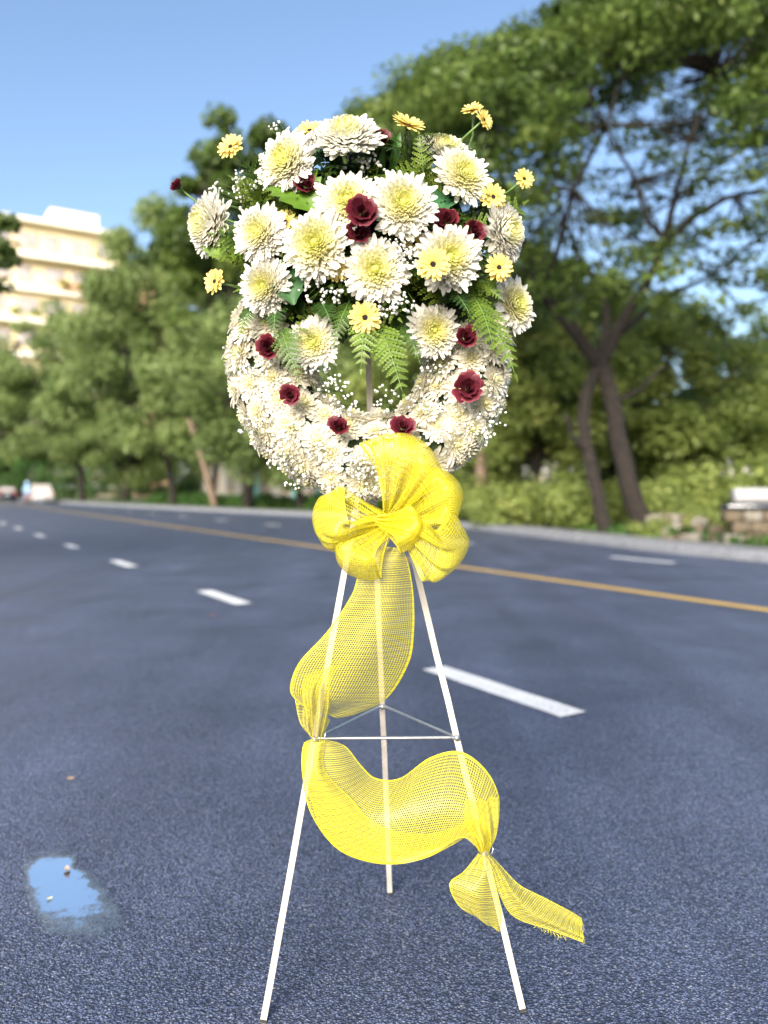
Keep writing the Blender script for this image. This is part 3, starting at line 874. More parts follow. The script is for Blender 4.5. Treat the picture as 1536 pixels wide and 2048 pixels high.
mb = MB(); bbox(mb, 5, 10.5, ROOF + .55, ROOF + 3.2, -9, -2.5); mb.build('roof_house', M['cream'], bld, False)
mb = MB(); bbox(mb, -14.6, 13.2, ROOF, ROOF + .5, -14, 1.1); mb.build('roof_cornice', M['cream_light'], bld, False)
for fl in range(8):
    z = ROOF - FL * (fl + 1)
    mb = MB(); bbox(mb, -14.4, 13.0, z - .35, z + .25, .004, 1.3 if fl % 2 == 0 else .8); mb.build('floor_band', M['cream_light'], bld, False)
    if fl in (1, 2, 4):
        mb = MB(); bbox(mb, 5.5, 12.2, z + .26, z + 1.2, .8, 1.0); mb.build('balcony_front', M['terracotta'], bld, False)
    for k in range(9):
        a = -13 + k * 2.85
        w = 2.1 if (k + fl) % 3 else 1.4
        o = MB(); bbox(o, a, a + w, z + 1.0, z + 2.75, .003, .10); wdw = o.build('window', M['frame'], bld, False)
        o = MB(); bbox(o, a + .1, a + w * .5 - .04, z + 1.1, z + 2.65, .103, .115); o.build('pane', M['glass'], wdw, False)
        o = MB(); bbox(o, a + w * .5 + .04, a + w - .1, z + 1.1, z + 2.65, .103, .115); o.build('pane', M['glass'], wdw, False)
cs = [bp(a, ROOF - FL * k + .9, 1.2) - A0 for a, k in ((6, 2), (8, 2), (10.5, 2), (1, 3), (3, 3), (11.5, 3), (7, 3), (-2, 4), (9, 5))]
Q, rn = leaf_cloud(cs, [.8] * len(cs), [160] * len(cs), .3, seed=8, rb=.3)
link('balcony_plants', np_quads('balcony_plants', Q, M['leaf_shrub'], rn), bld, kind='stuff')

# low white building with teal sheeting seen between the trunks
B0 = road(52, 22)
lowb = tag(empty('low_white_building', B0), 'low white building with teal panels seen between the trunks', 'building')
Rr = Matrix.Rotation(math.atan2(RD.y, RD.x), 3, 'Z')
def lb(mb, s0, s1, z0, z1, o0, o1):
    c = RD * ((s0 + s1) / 2) - RR * ((o0 + o1) / 2) + Vector((0, 0, (z0 + z1) / 2))
    mb.box(c, (s1 - s0, abs(o1 - o0), z1 - z0), Rr)
mb = MB(); lb(mb, -16, 14, 0, 3.4, -5, 0); mb.build('wall', M['white_wall'], lowb, False)
mb = MB(); lb(mb, -16.4, 14.4, 3.41, 3.7, -5.4, .5); mb.build('roof', M['pavement'], lowb, False)
for k in range(8):
    mb = MB(); lb(mb, -15 + k * 3.5, -13.2 + k * 3.5, .9, 2.5, .004, .08); w = mb.build('window', M['frame'], lowb, False)
    mb = MB(); lb(mb, -14.9 + k * 3.5, -13.3 + k * 3.5, 1.0, 2.4, .084, .1); mb.build('pane', M['glass'], w, False)
for k in (1, 2, 4):
    mb = MB(); lb(mb, -13 + k * 3.5, -11.7 + k * 3.5, .1, 2.2, .004, .06); mb.build('teal_panel', M['teal'], lowb, False)
B1 = at_px(1150, 62)
whb = tag(empty('white_villa', B1), 'white house half hidden behind the foliage on the right', 'building')
mb = MB(); mb.box((0, 4, 3.4), (46, 8, 6.8)); mb.build('wall', M['white_wall'], whb, False)
mb = MB(); mb.box((0, 4, 7.0), (47, 9, .4)); mb.build('roof', M['pavement'], whb, False)
for k in range(12):
    for z in (1.8, 4.9):
        mb = MB(); mb.box((-21 + k * 3.8, -.05, z), (1.6, .09, 1.5)); w = mb.build('window', M['frame'], whb, False)
        mb = MB(); mb.box((-21 + k * 3.8, -.11, z), (1.4, .02, 1.3)); mb.build('pane', M['glass'], w, False)

# ------------------------------------------------------------------ rubble, low wall and pipe, far right
def rock_mesh(seed, mat):
    r = random.Random(seed); mb = MB(); vs = []; fs = []
    nu, nv = 8, 5
    for j in range(nv + 1):
        th = math.pi * j / nv
        for i in range(nu):
            ph = 2 * math.pi * i / nu
            q = r.uniform(.72, 1.1)
            sx = lambda v: math.copysign(abs(v) ** .65, v)
            vs.append(Vector((sx(math.sin(th) * math.cos(ph)), sx(math.sin(th) * math.sin(ph)) * .8, sx(math.cos(th)) * .6)) * q)
    for j in range(nv):
        for i in range(nu):
            i2 = (i + 1) % nu
            fs.append((j * nu + i, j * nu + i2, (j + 1) * nu + i2, (j + 1) * nu + i))
    mb.add(vs, fs); return mb.mesh('rubble_stone', mat, False)
rocks = [rock_mesh(i, M['stone'] if i % 2 else M['stone_b']) for i in range(6)]
r = random.Random(4)
for i in range(34):
    x = r.uniform(1300, 1460); Y = r.uniform(14.9, 17.5)
    s_ = r.uniform(.09, .24)
    base = at_px(x, Y); base.z = -.03 + s_ * .4 + max(0, (Y - 15.3)) * .2 * r.random()
    o = link('rubble_stone', rocks[i % 6]); o.location = base
    o.rotation_euler = (r.uniform(-.4, .4), r.uniform(-.4, .4), r.uniform(0, 6)); o.scale = (s_,) * 3
    tag(o, 'broken stone in the rubble heap behind the kerb at right', 'stone', 'rubble heap behind the kerb')
LW = at_px(1530, 14.6)
lw = tag(empty('low_stone_wall', (LW.x, LW.y, -.03)), 'low brown stone wall under the white pipe at the right edge', 'wall')
for row in range(3):
    for k in range(7):
        mb = MB(); mb.box((-.62 + k * .36 + (row % 2) * .15, r.uniform(-.02, .02), .115 + row * .228), (.34, .3, .222), bev=.03)
        mb.build('stone_block', M['stone_b'] if (k + row) % 3 else M['stone'], lw)
mb = MB(); mb.box((.55, 0, .742), (2.7, .42, .11), bev=.02); mb.build('coping', M['car_dark'], lw)
pp = tag(empty('white_pipe', (LW.x - .35, LW.y, -.03 + .797 + .15)), 'white round pipe lying on the low stone wall at the right edge', 'pipe')
mb = MB(); mb.tube([(-.25, 0, 0), (-.23, 0, 0), (2.2, 0, 0), (2.22, 0, 0)], [.13, .15, .15, .13], 20); mb.build('pipe_body', M['pipe'], pp)
mb = MB(); mb.tube([(1.0, 0, 0), (1.12, 0, 0)], .165, 20); mb.build('pipe_collar', M['pipe'], pp)

# ------------------------------------------------------------------ cars and the scooter, far left
def make_car(name, loc, rz, paint, label, wid=1.72, ln=4.2, ht=1.5):
    o = tag(empty(name, loc), label, 'car', 'cars on the far road'); o.rotation_euler.z = rz
    hw = wid / 2
    # side profile, x is along the car (rear at 0), lofted across with tumblehome
    low = [(0.0, .42), (.02, .80), (.12, .95), (.75, .98), (2.9, .96), (3.9, .80), (4.15, .62), (4.2, .40), (4.1, .25), (.1, .25)]
    mb = MB(); vs = []; fs = []
    cols = [(-hw + .06, .97), (-hw, 1.0), (hw, 1.0), (hw - .06, .97)]
    for yy, k in cols:
        for (x, z) in low: vs.append((2.1 + (x - 2.1) * k * ln / 4.2, yy, .6 + (z - .6) * k))
    n = len(low)
    for c in range(3):
        for i in range(n): fs.append((c * n + i, c * n + (i + 1) % n, (c + 1) * n + (i + 1) % n, (c + 1) * n + i))
    fs.append(tuple(range(n - 1, -1, -1))); fs.append(tuple(range(3 * n, 4 * n)))
    mb.add(vs, fs); mb.build('body', paint, o, False)
    cab0 = [(.30, .97), (.62, ht - .05), (1.1, ht), (1.9, ht), (2.35, ht - .07), (3.05, .95)]
    def cabin(k, z0=0.0):
        m2 = MB(); v2 = []; f2 = []
        for sgn in (-1, 1):
            for (x, z) in cab0:
                t = (z - .95) / (ht - .95)
                v2.append((x, sgn * (hw - .05 - .17 * t) * k, z + z0))
        n2 = len(cab0)
        for i in range(n2 - 1): f2.append((i, i + 1, n2 + i + 1, n2 + i))
        f2.append(tuple(range(n2))); f2.append(tuple(range(2 * n2 - 1, n2 - 1, -1)))
        m2.add(v2, f2); return m2
    cabin(1.0).build('cabin', paint, o, False)
    mb = MB(); mb.add([(.345, -hw + .14, 1.02), (.345, hw - .14, 1.02), (.585, hw - .23, ht - .1), (.585, -hw + .23, ht - .1)], [(0, 1, 2, 3)]); 
    for i in range(4): mb.v[i] = (mb.v[i][0] - .012, mb.v[i][1], mb.v[i][2])
    mb.build('rear_window', M['glass'], o, False)
    mb = MB(); mb.add([(2.98, -hw + .14, 1.0), (2.98, hw - .14, 1.0), (2.42, hw - .23, ht - .1), (2.42, -hw + .23, ht - .1)], [(0, 3, 2, 1)])
    for i in range(4): mb.v[i] = (mb.v[i][0] + .02, mb.v[i][1], mb.v[i][2] + .01)
    mb.build('windscreen', M['glass'], o, False)
    for sgn in (-1, 1):
        for x0, x1, x2, x3 in ((.55, .75, 1.5, 1.5), (1.58, 1.58, 2.25, 2.75)):
            zt = ht - .1; y0 = sgn * (hw - .05 - .17 * (.05 / (ht - .95)) + .012); y1 = sgn * (hw - .05 - .17 * ((zt - .95) / (ht - .95)) + .012)
            mb = MB(); mb.add([(x0, y0, 1.0), (x3, y0, 1.0), (x2, y1, zt), (x1, y1, zt)], [(0, 1, 2, 3)]); mb.build('side_window', M['glass'], o, False)
        mb = MB(); mb.box((-.012, sgn * (hw - .17), .80), (.05, .26, .16), bev=.02); mb.build('tail_light', M['tail'], o)
        mb = MB(); mb.box((4.16 * ln / 4.2 - .03, sgn * (hw - .22), .66), (.08, .34, .13), bev=.02); mb.build('headlight', M['plate'], o)
        for xw in (.78, 3.35):
            mb = MB(); mb.tube([(xw, sgn * (hw - .2), .31), (xw, sgn * (hw + .015), .31)], .31, 20); w = mb.build('wheel', M['rubber'], o)
            mb = MB(); mb.tube([(xw, sgn * (hw + .012), .31), (xw, sgn * (hw + .03), .31)], .19, 14); mb.build('rim', M['chrome'], w)
    mb = MB(); mb.box((-.03, 0, .48), (.14, wid * .94, .2), bev=.04); mb.build('bumper', paint, o)
    mb = MB(); mb.box((-.03, 0, .72), (.03, .42, .12), bev=.005); mb.build('number_plate', M['plate'], o)
    return o
yaw = math.atan2(RD.y, RD.x)
make_car('parked_car', road(70, 9.6), yaw, M['car_white'], 'white car parked at the far kerb', ht=1.62)
make_car('dark_car', road(84, 8.3), yaw, M['car_dark'], 'dark navy car at the left picture edge', ht=1.5)
def make_scooter(loc, rz):
    o = tag(empty('motor_scooter', loc), 'small motor scooter ridden along the road beside the white car', 'scooter'); o.rotation_euler.z = rz
    for x in (0, 1.22):
        mb = MB(); prof = []
        pts_ = [(x + .25 * math.cos(a), 0, .29 + .25 * math.sin(a)) for a in [2 * math.pi * k / 18 for k in range(19)]]
        mb.tube(pts_, .045, 8, caps=False); w = mb.build('wheel', M['rubber'], o)
        mb = MB(); mb.tube([(x, -.03, .29), (x, .03, .29)], .17, 12); mb.build('rim', M['chrome'], w)
    mb = MB(); limb(mb, [(-.15, 0, .62), (.2, 0, .6), (.5, 0, .36), (.85, 0, .36), (1.02, 0, .75), (1.0, 0, .98)], .13, .08, 8); mb.build('body', M['bike_red'], o)
    mb = MB(); mb.box((.12, 0, .78), (.68, .26, .1), bev=.04); mb.build('seat', M['rubber'], o)
    mb = MB(); mb.tube([(.92, -.34, 1.02), (1.0, 0, 1.0), (.92, .34, 1.02)], .018, 6); mb.build('handlebar', M['chrome'], o)
    mb = MB(); mb.box((-.2, 0, .68), (.06, .16, .08), bev=.02); mb.build('tail_light', M['tail'], o)
    mb = MB(); mb.tube([(1.22, .05, .29), (1.0, .05, .95)], .03, 6); mb.tube([(1.22, -.05, .29), (1.0, -.05, .95)], .03, 6); mb.build('fork', M['chrome'], o)
SP = road(65.6, 7.9)
make_scooter(SP, yaw)
def make_rider(loc, rz):
    o = tag(empty('person', loc), 'person in light blue shirt and helmet riding the scooter', 'person'); o.rotation_euler.z = rz
    J = [(.12, 0, .88), (.13, 0, 1.10), (.18, 0, 1.32), (.2, 0, 1.42), (.22, 0, 1.52), (.24, 0, 1.62)]
    rad_ = [.16, .15, .17, .07, .09, .10]
    E = [(i, i + 1) for i in range(5)]
    def add(p, r_, par):
        J.append(p); rad_.append(r_); E.append((par, len(J) - 1)); return len(J) - 1
    for s in (-1, 1):
        a = add((.18, s * .19, 1.34), .075, 2); a = add((.42, s * .27, 1.12), .055, a); a = add((.80, s * .30, 1.05), .042, a); add((.90, s * .31, 1.04), .04, a)
        a = add((.12, s * .11, .86), .11, 0); a = add((.58, s * .14, .80), .085, a); a = add((.56, s * .13, .44), .06, a); add((.70, s * .13, .40), .05, a)
    me = bpy.data.meshes.new('body'); me.from_pydata(J, E, [])
    b = link('body', me, o); b.modifiers.new('skin', 'SKIN')
    sk = me.skin_vertices[0].data if me.skin_vertices else None
    if sk is None:
        me.attributes.new('x', 'FLOAT', 'POINT')
    else:
        for i, rr_ in enumerate(rad_): sk[i].radius = (rr_, rr_)
        sk[0].use_root = True
    su = b.modifiers.new('sub', 'SUBSURF'); su.levels = 1; su.render_levels = 2
    me.materials.append(M['shirt'])
    mb = MB(); mb.lathe([(.02, .19), (.09, .17), (.13, .10), (.14, .02), (.135, -.06), (.12, -.09)], 16, Matrix.Translation((.23, 0, 1.63))); mb.build('helmet', M['helmet'], o)
    mb = MB(); mb.lathe([(.03, .11), (.075, .08), (.085, 0), (.07, -.08), (.03, -.11)], 14, Matrix.Translation((.27, 0, 1.57))); mb.build('head', M['skin'], o)
    mb = MB()
    for s in (-1, 1):
        limb(mb, [(.10, s * .11, .86), (.58, s * .14, .80), (.56, s * .13, .48)], .125, .075, 8)
    mb.build('trousers', M['trousers'], o)
make_rider(SP, yaw)

# fallen leaves and bits on the road
def fallen(x, y, size, col, label, rz, curl=.3):
    mb = MB(); n = 6; vs = []; fs = []
    for i in range(n + 1):
        t = i / n; w = math.sin(math.pi * min(1, t * .97 + .02)) ** .8 * .28
        z = curl * (t - .5) ** 2
        vs += [(t - .5, -w, z + .10 * w), (t - .5, 0, z), (t - .5, w, z + .16 * w)]
    for i in range(n):
        for k in (0, 1): fs.append((3 * i + k, 3 * i + k + 1, 3 * i + k + 4, 3 * i + k + 3))
    mb.add(vs, fs, col)
    o = mb.build('fallen_leaf', M['dead_leaf']); o.location = gpx(x, y) + Vector((0, 0, .008)); o.scale = (size,) * 3; o.rotation_euler = (.1, .05, rz)
    tag(o, label, 'leaf', 'fallen leaves on the road')
fallen(141, 1561, .026, (.55, .35, .2), 'small orange-brown dry leaf on the asphalt at left', .2)
fallen(425, 1232, .05, (.45, .16, .1), 'reddish dry leaf below the white dash at left', 1.0)
fallen(134, 1746, .030, (.55, .42, .32), 'curled brown leaf lying in the puddle', 2.0, .9)
fallen(99, 1803, .016, (.72, .68, .35), 'tiny pale yellow leaf lying in the puddle', .8)

# ================================================================== THE FLOWER STAND
# ------------------------------------------------------------------ easel
FL_ = gpx(527, 2043); FR_ = gpx(1046, 2021); FB_ = gpx(780, 1786)
APEX = px(752, 862, 1.60)
stand = tag(empty('easel_stand', (0.02, 1.6, 0)), 'white wooden three-legged easel standing on the asphalt under the flowers', 'easel')
sref = stand.location.copy()
def leg_pt(foot, top, z):
    t = z / top.z; return foot + (top - foot) * t
BT = px(733, 640, 1.60)       # the rear leg runs on up behind the ring
tops = [APEX + Vector((-.013, 0, 0)), APEX + Vector((.013, 0, 0)), BT]
for ft, tp in zip((FL_, FR_, FB_), tops):
    mb = MB()
    up_ = tp if tp is BT else tp + (tp - ft).normalized() * .05
    n = 14
    mb.tube([ft - sref + (up_ - ft) * (i / n) + Vector((random.uniform(-.0006, .0006), 0, 0)) for i in range(n + 1)], .0061, 4, square=True)
    mb.build('leg', M['wood'], stand, smooth=False)
    mb = MB(); d = (up_ - ft).normalized()
    mb.tube([ft - sref + d * .0005, ft - sref + d * .006], .0067, 4, square=True); mb.build('foot_cap', M['rubber'], stand, smooth=False)
cl, cr_, cb = leg_pt(FL_, tops[0], .515), leg_pt(FR_, tops[1], .512), leg_pt(FB_, BT, .50)
for a, b in ((cl, cr_), (cl, cb), (cr_, cb)):
    mb = MB(); d = (b - a).normalized(); a2 = a + Vector((0, -.009, 0)) if a is not cb else a; b2 = b + Vector((0, -.009, 0)) if b is not cb else b
    mb.tube([a2 - sref - d * .006, a2 - sref + d * .02, b2 - sref - d * .02, b2 - sref + d * .006], [.0042, .0033, .0033, .0042], 6)
    mb.build('crossbar', M['wire'], stand)
for a in (cl, cr_, cb):
    mb = MB(); mb.tube([a - sref + Vector((0, -.016, 0)), a - sref + Vector((0, -.011, 0))], .0055, 10); mb.build('screw', M['wire'], stand)
mb = MB(); mb.tube([APEX - sref + Vector((-.04, 0, 0)), APEX - sref + Vector((.04, 0, 0))], .004, 8); mb.build('hinge_bolt', M['wire'], stand)

# ------------------------------------------------------------------ wreath base
RC = px(738, 720, 1.535)           # ring centre
RMAJ, RMIN = .193, .086
base = tag(empty('wreath_base', RC), 'dark green foam ring and block holding the flowers on the easel', 'wreath base')
mb = MB(); vs = []; fs = []
nu, nv = 48, 12
for i in range(nu):
    t = 2 * math.pi * i / nu
    for j in range(nv):
        p = 2 * math.pi * j / nv
        rr_ = RMAJ + RMIN * .78 * math.cos(p)
        vs.append((rr_ * math.cos(t), -RMIN * .62 * math.sin(p), rr_ * math.sin(t)))
for i in range(nu):
    for j in range(nv):
        fs.append((i * nv + j, ((i + 1) % nu) * nv + j, ((i + 1) % nu) * nv + (j + 1) % nv, i * nv + (j + 1) % nv))
mb.add(vs, fs); mb.build('foam_ring', M['foam'], base)
BC = px(740, 475, 1.54)
mb = MB()
for k in range(10):
    pass
vs = []; fs = []
r = random.Random(2)
for j in range(9):
    th = math.pi * j / 8
    for i in range(14):
        ph = 2 * math.pi * i / 14; q = r.uniform(.9, 1.05)
        vs.append(BC - RC + Vector((.20 * math.sin(th) * math.cos(ph), .085 * math.sin(th) * math.sin(ph), .155 * math.cos(th))) * q)
for j in range(8):
    for i in range(14):
        fs.append((j * 14 + i, j * 14 + (i + 1) % 14, (j + 1) * 14 + (i + 1) % 14, (j + 1) * 14 + i))
mb.add(vs, fs); mb.build('foam_block', M['foam'], base)

# ------------------------------------------------------------------ flower building blocks
def lerp(a, b, t): return tuple(x + (y - x) * t for x, y in zip(a, b))
def petal(mb, az, base_r, base_z, a0, a1, length, width, c0, c1, rows=5, cup=.25, tip=.5, twist=0.0, r=random, notch=0.0):
    """a strap-shaped petal leaving the flower axis at azimuth az, rising from angle a0 to a1"""
    ca, sa = math.cos(az), math.sin(az)
    er = Vector((ca, sa, 0)); et = Vector((-sa, ca, 0)); ez = Vector((0, 0, 1))
    p = er * base_r + ez * base_z
    vs = []; fs = []; cs = []
    TT = {4: (0, .4, .76, .94, 1), 5: (0, .3, .6, .82, .95, 1), 6: (0, .2, .45, .7, .87, .965, 1)}.get(rows) or [k / rows for k in range(rows + 1)]
    for i in range(rows + 1):
        t = TT[i]
        a = a0 + (a1 - a0) * t ** 1.5
        d = er * math.cos(a) + ez * math.sin(a)
        nn = er * -math.sin(a) + ez * math.cos(a)
        if t < .6: w = width * .5 * (.42 + .58 * math.sin(t / .6 * math.pi / 2))
        else: w = width * .5 * max(.16 * (1 - tip) + .06, math.sqrt(max(0, 1 - ((t - .6) / .4) ** (3.4 - 1.8 * tip))))
        tw = twist * t
        e = et * math.cos(tw) + nn * math.sin(tw)
        n2 = nn * math.cos(tw) - et * math.sin(tw)
        col = lerp(c0, c1, min(1, t * 1.4))
        dip = -cup * w
        mid = p + n2 * dip - (d * notch * length if i == rows else Vector())
        vs += [p - e * w, mid, p + e * w]; cs += [col] * 3
        if i < rows: p = p + d * (length * (TT[i + 1] - t))
    for i in range(rows):
        for k in (0, 1): fs.append((3 * i + k, 3 * i + k + 1, 3 * i + k + 4, 3 * i + k + 3))
    mb.add(vs, fs, cs)

GREENY, PALEY, WHITE, CREAM = (.66, .66, .19), (.80, .76, .40), (.78, .76, .69), (.77, .725, .565)
def bloom(r, n, nout, wid, dome, ycore, ywhite, heart, inner, centre, outer, rows, shag=.09, WHITE=(.78, .76, .69)):
    """petals whose tips cover the dome evenly; the last nout (rim) petals are handed back one by one"""
    for i in range(n):
        f = (i + .5) / n
        az = i * 2.39996 + r.uniform(-.10, .10)
        rho = f ** .56
        tr = rho * r.uniform(1 - shag, 1 + shag * .6)
        tz = dome * (1 - rho ** 2.2) + r.uniform(-.04, .04)
        br, bz = .03 + .14 * rho, dome * .45 * (1 - rho) - .05
        dr, dz = tr - br, tz - bz
        ch = math.atan2(dz, dr); ln = math.hypot(dr, dz)
        bend = R(26) * (1 - rho) + R(10) if f < .86 else R(r.uniform(-24, 16))
        w = wid * (.52 + .48 * rho) * r.uniform(.85, 1.15)
        if rho < ycore: c1 = lerp(heart, PALEY, (rho / ycore) ** 1.4)
        elif rho < ywhite: c1 = lerp(PALEY, WHITE, (rho - ycore) / (ywhite - ycore))
        else: c1 = WHITE
        c0 = lerp(heart, CREAM, min(1, rho * 1.15))
        if i >= n - nout:
            m_ = MB(); petal(m_, 0, br, bz, ch - bend, ch + bend, ln * 1.04, w, c0, c1, rows, .35, .6, r.uniform(-.3, .3), r)
            outer.append((az, m_))
        else:
            petal(centre if rho < .24 else inner, az, br, bz, ch - bend, ch + bend, ln * 1.04, w, c0, c1, rows if rho > .5 else 4, .42, .58, r.uniform(-.22, .22), r)
def mum_kit(seed, n=330, wid=.165, ycore=.22, ywhite=.56, dome=.5, shag=.09):
    """unit-radius chrysanthemum: (rim petals, inner petals mesh, centre mesh, calyx mesh)"""
    r = random.Random(seed)
    inner = MB(); centre = MB(); outer = []
    nout = 34
    bloom(r, n, nout, wid, dome, ycore, ywhite, GREENY, inner, centre, outer, 5, shag)
    centre.lathe([(.12, .02), (.13, .16), (.09, .26), (.04, .30), (.005, .31)], 12, None, GREENY)
    kinds = [outer[k][1].mesh('petal', M['petal_white']) for k in range(0, nout, 5)]
    om = [(az, kinds[k % len(kinds)]) for k, (az, _) in enumerate(outer)]
    calyx = MB(); calyx.lathe([(.03, -.26), (.07, -.18), (.15, -.09), (.17, -.04)], 10)
    return om, inner.mesh('inner_petals', M['petal_white']), centre.mesh('flower_center', M['petal_white']), calyx.mesh('calyx', M['stem'])
MK = [mum_kit(1, wid=.18, ywhite=.7), mum_kit(2, 380, wid=.155, ycore=.14, ywhite=.6, dome=.56), mum_kit(3, 290, wid=.19, ycore=.24, ywhite=.8, dome=.40, shag=.15),
      mum_kit(4, 300, wid=.20, ycore=.10, ywhite=.5, dome=.62, shag=.06), mum_kit(6, 350, wid=.165, ycore=.30, ywhite=.9, dome=.44, shag=.12)]

def facing(dx, dy):
    return Vector((dx, -math.sqrt(max(.02, 1 - dx * dx - dy * dy)), dy)).normalized()
def orient(n, roll):
    return n.to_track_quat('Z', 'Y') @ Quaternion((0, 0, 1), roll)
def stem_part(o, loc, q, target, rad_, start=.0):
    """green stem from the back of the flower bending into the foam"""
    qi = q.inverted()
    tl = qi @ (target - loc)
    k = tl.length * .45
    p0 = Vector((0, 0, -start)); p1 = Vector((0, 0, -k)); p2 = tl * .75 + Vector((0, 0, -k * .3)); p3 = tl
    pts_ = []
    for i in range(9):
        t = i / 8
        pts_.append(p0 * (1 - t) ** 3 + p1 * 3 * t * (1 - t) ** 2 + p2 * 3 * t * t * (1 - t) + p3 * t ** 3)
    mb = MB(); mb.tube(pts_, rad_, 6)
    me = mb.mesh('stem', M['stem']); link('stem', me, o)
def ball_depth(x, y):
    q = 1 - ((x - 738) / 345) ** 2 - ((y - 470) / 300) ** 2
    return 1.545 - .185 * math.sqrt(max(0, q))

def place_mum(x, y, d, dx, dy, label, k, Y=None, sq=1.0):
    Y = Y or ball_depth(x, y)
    rad_ = d * .5 / F * Y * 1.06
    n = facing(dx, dy); q = orient(n, random.uniform(0, 6.28)); loc = px(x, y, Y) - n * rad_ * .2
    o = tag(empty('chrysanthemum', loc, q), label, 'flower', 'large white chrysanthemums')
    om, inner, cen_, cal = MK[(k * 3) % 5]
    S_ = Matrix.Diagonal((rad_ * random.uniform(.94, 1.06), rad_ * random.uniform(.94, 1.06), rad_ * random.uniform(.85, 1.15), 1))
    for az, me in om:
        link('petal', me, o, S_ @ Matrix.Rotation(az + random.uniform(-.08, .08), 4, 'Z') @ Matrix.Rotation(random.uniform(-.12, .18), 4, 'Y') @ Matrix.Scale(random.uniform(.93, 1.08), 4))
    link('inner_petals', inner, o, S_, 'stuff'); link('flower_center', cen_, o, S_); link('calyx', cal, o, S_)
    stem_part(o, loc, q, BC + (loc - BC) * .12 + Vector((0, .03, 0)), .0030, rad_ * .1)
MUMS = [
    (566, 318, 138, -.42, .22, 'large white chrysanthemum at the upper left, under the uppermost two'),
    (692, 262, 140, -.05, .62, 'topmost large white chrysanthemum, tilted up, left of a maroon flower'),
    (892, 292, 122, .22, .66, 'white chrysanthemum tilted to the sky behind another at the upper right'),
    (932, 343, 128, .36, .22, 'large white chrysanthemum at the upper right in front of a tilted one'),
    (694, 398, 132, -.10, .12, 'white chrysanthemum in the middle with a maroon flower over its lower right'),
    (806, 405, 140, .05, .10, 'large white chrysanthemum in the middle, right of the maroon flowers'),
    (408, 445, 132, -.74, .02, 'leftmost white chrysanthemum, seen from the side facing left'),
    (515, 463, 128, -.34, .04, 'large white chrysanthemum at left with a yellow gerbera at its right'),
    (629, 485, 142, -.08, .02, 'large white chrysanthemum left of centre, below the broad green leaf'),
    (751, 538, 132, .02, -.08, 'cream-hearted chrysanthemum at the centre, below the two maroon flowers'),
    (900, 514, 144, .18, .02, 'large white chrysanthemum partly covered by a yellow gerbera'),
    (1018, 462, 122, .72, .04, 'white chrysanthemum at the right rim seen half from the side'),
    (527, 571, 118, -.28, -.12, 'yellow-hearted white chrysanthemum at the lower left of the spray'),
    (1037, 607, 114, .60, .08, 'rightmost white chrysanthemum, on a bare dark stem'),
    (625, 684, 108, -.14, -.08, 'white chrysanthemum over the ring, left of its opening'),
    (869, 661, 108, .20, -.14, 'white chrysanthemum over the ring, right of its opening'),
]
for i, (x, y, d, dx, dy, lab) in enumerate(MUMS):
    Y = None
    if y > 640: Y = 1.43
    if (x, y) == (892, 292): Y = 1.50
    if (x, y) in ((806, 405), (629, 485), (900, 514)): Y = ball_depth(x, y) - .012
    place_mum(x, y, d, dx, dy, lab, i, Y)

# ------------------------------------------------------------------ yellow gerberas
def gerbera_kit(seed):
    r = random.Random(seed)
    YA, YB = (.70, .50, .10), (.76, .61, .20)
    kinds = []
    for k in range(4):
        m_ = MB(); petal(m_, 0, .12, .02 + .03 * (k % 2), R(14 + 10 * (k % 2)), R(-2 + 14 * (k % 2) + r.uniform(-8, 8)), .86, .25 * r.uniform(.9, 1.1), YA, YB, 6, .22, .35, r.uniform(-.12, .12), r, notch=.03)
        kinds.append(m_.mesh('petal', M['petal_yellow']))
    fl = MB()
    for i in range(60):
        az = i * 2.4; f = i / 60
        petal(fl, az, .13 + .14 * f, .03, R(70 - 45 * f), R(40 - 30 * f), .12 + .1 * f, .06, (.62, .45, .12), (.88, .74, .28), 2, .2, .8, 0, r)
    disc = MB(); disc.lathe([(.20, .0), (.21, .10), (.17, .16), (.10, .185), (.02, .18)], 14)
    for i in range(40):
        az = i * 2.4; f = math.sqrt(i / 40) * .17
        disc.box((math.cos(az) * f, math.sin(az) * f, .185 - f * .15), (.022, .022, .05), Matrix.Rotation(az, 3, 'Z'))
    cal = MB(); cal.lathe([(.05, -.28), (.09, -.22), (.16, -.06), (.17, .02)], 10)
    return kinds, fl.mesh('inner_florets', M['petal_yellow']), disc.mesh('dark_center', M['dark_disc']), cal.mesh('calyx', M['stem'])
GK = gerbera_kit(5)
def place_gerbera(x, y, d, dx, dy, label, Y=None, cupup=0.0):
    Y = Y or ball_depth(x, y)
    rad_ = d * .5 / F * Y * 1.04
    n = facing(dx, dy) if cupup == 0 else Vector((dx, cupup, dy)).normalized()
    q = orient(n, random.uniform(0, 6.28)); loc = px(x, y, Y)
    o = tag(empty('gerbera', loc, q), label, 'flower', 'small yellow gerberas')
    S_ = Matrix.Scale(rad_, 4)
    kinds, fl, disc, cal = GK
    for layer, (cnt_, off) in enumerate(((17, 0), (13, .2))):
        for k in range(cnt_):
            az = 2 * math.pi * k / cnt_ + off + random.uniform(-.08, .08)
            T_ = Matrix.Rotation(az, 4, 'Z') @ Matrix.Translation((0, 0, .012 * layer * rad_ * 8)) @ Matrix.Rotation(random.uniform(-.14, .1), 4, 'Y')
            link('petal', kinds[(k * 2 + layer) % 4], o, T_ @ Matrix.Scale(rad_ * (1.0 if layer == 0 else .88) * random.uniform(.94, 1.05), 4))
    link('inner_florets', fl, o, S_, 'stuff'); link('dark_center', disc, o, S_); link('calyx', cal, o, S_)
    stem_part(o, loc, q, BC + (loc - BC) * .15 + Vector((0, .03, 0)), .0024, rad_ * .2)
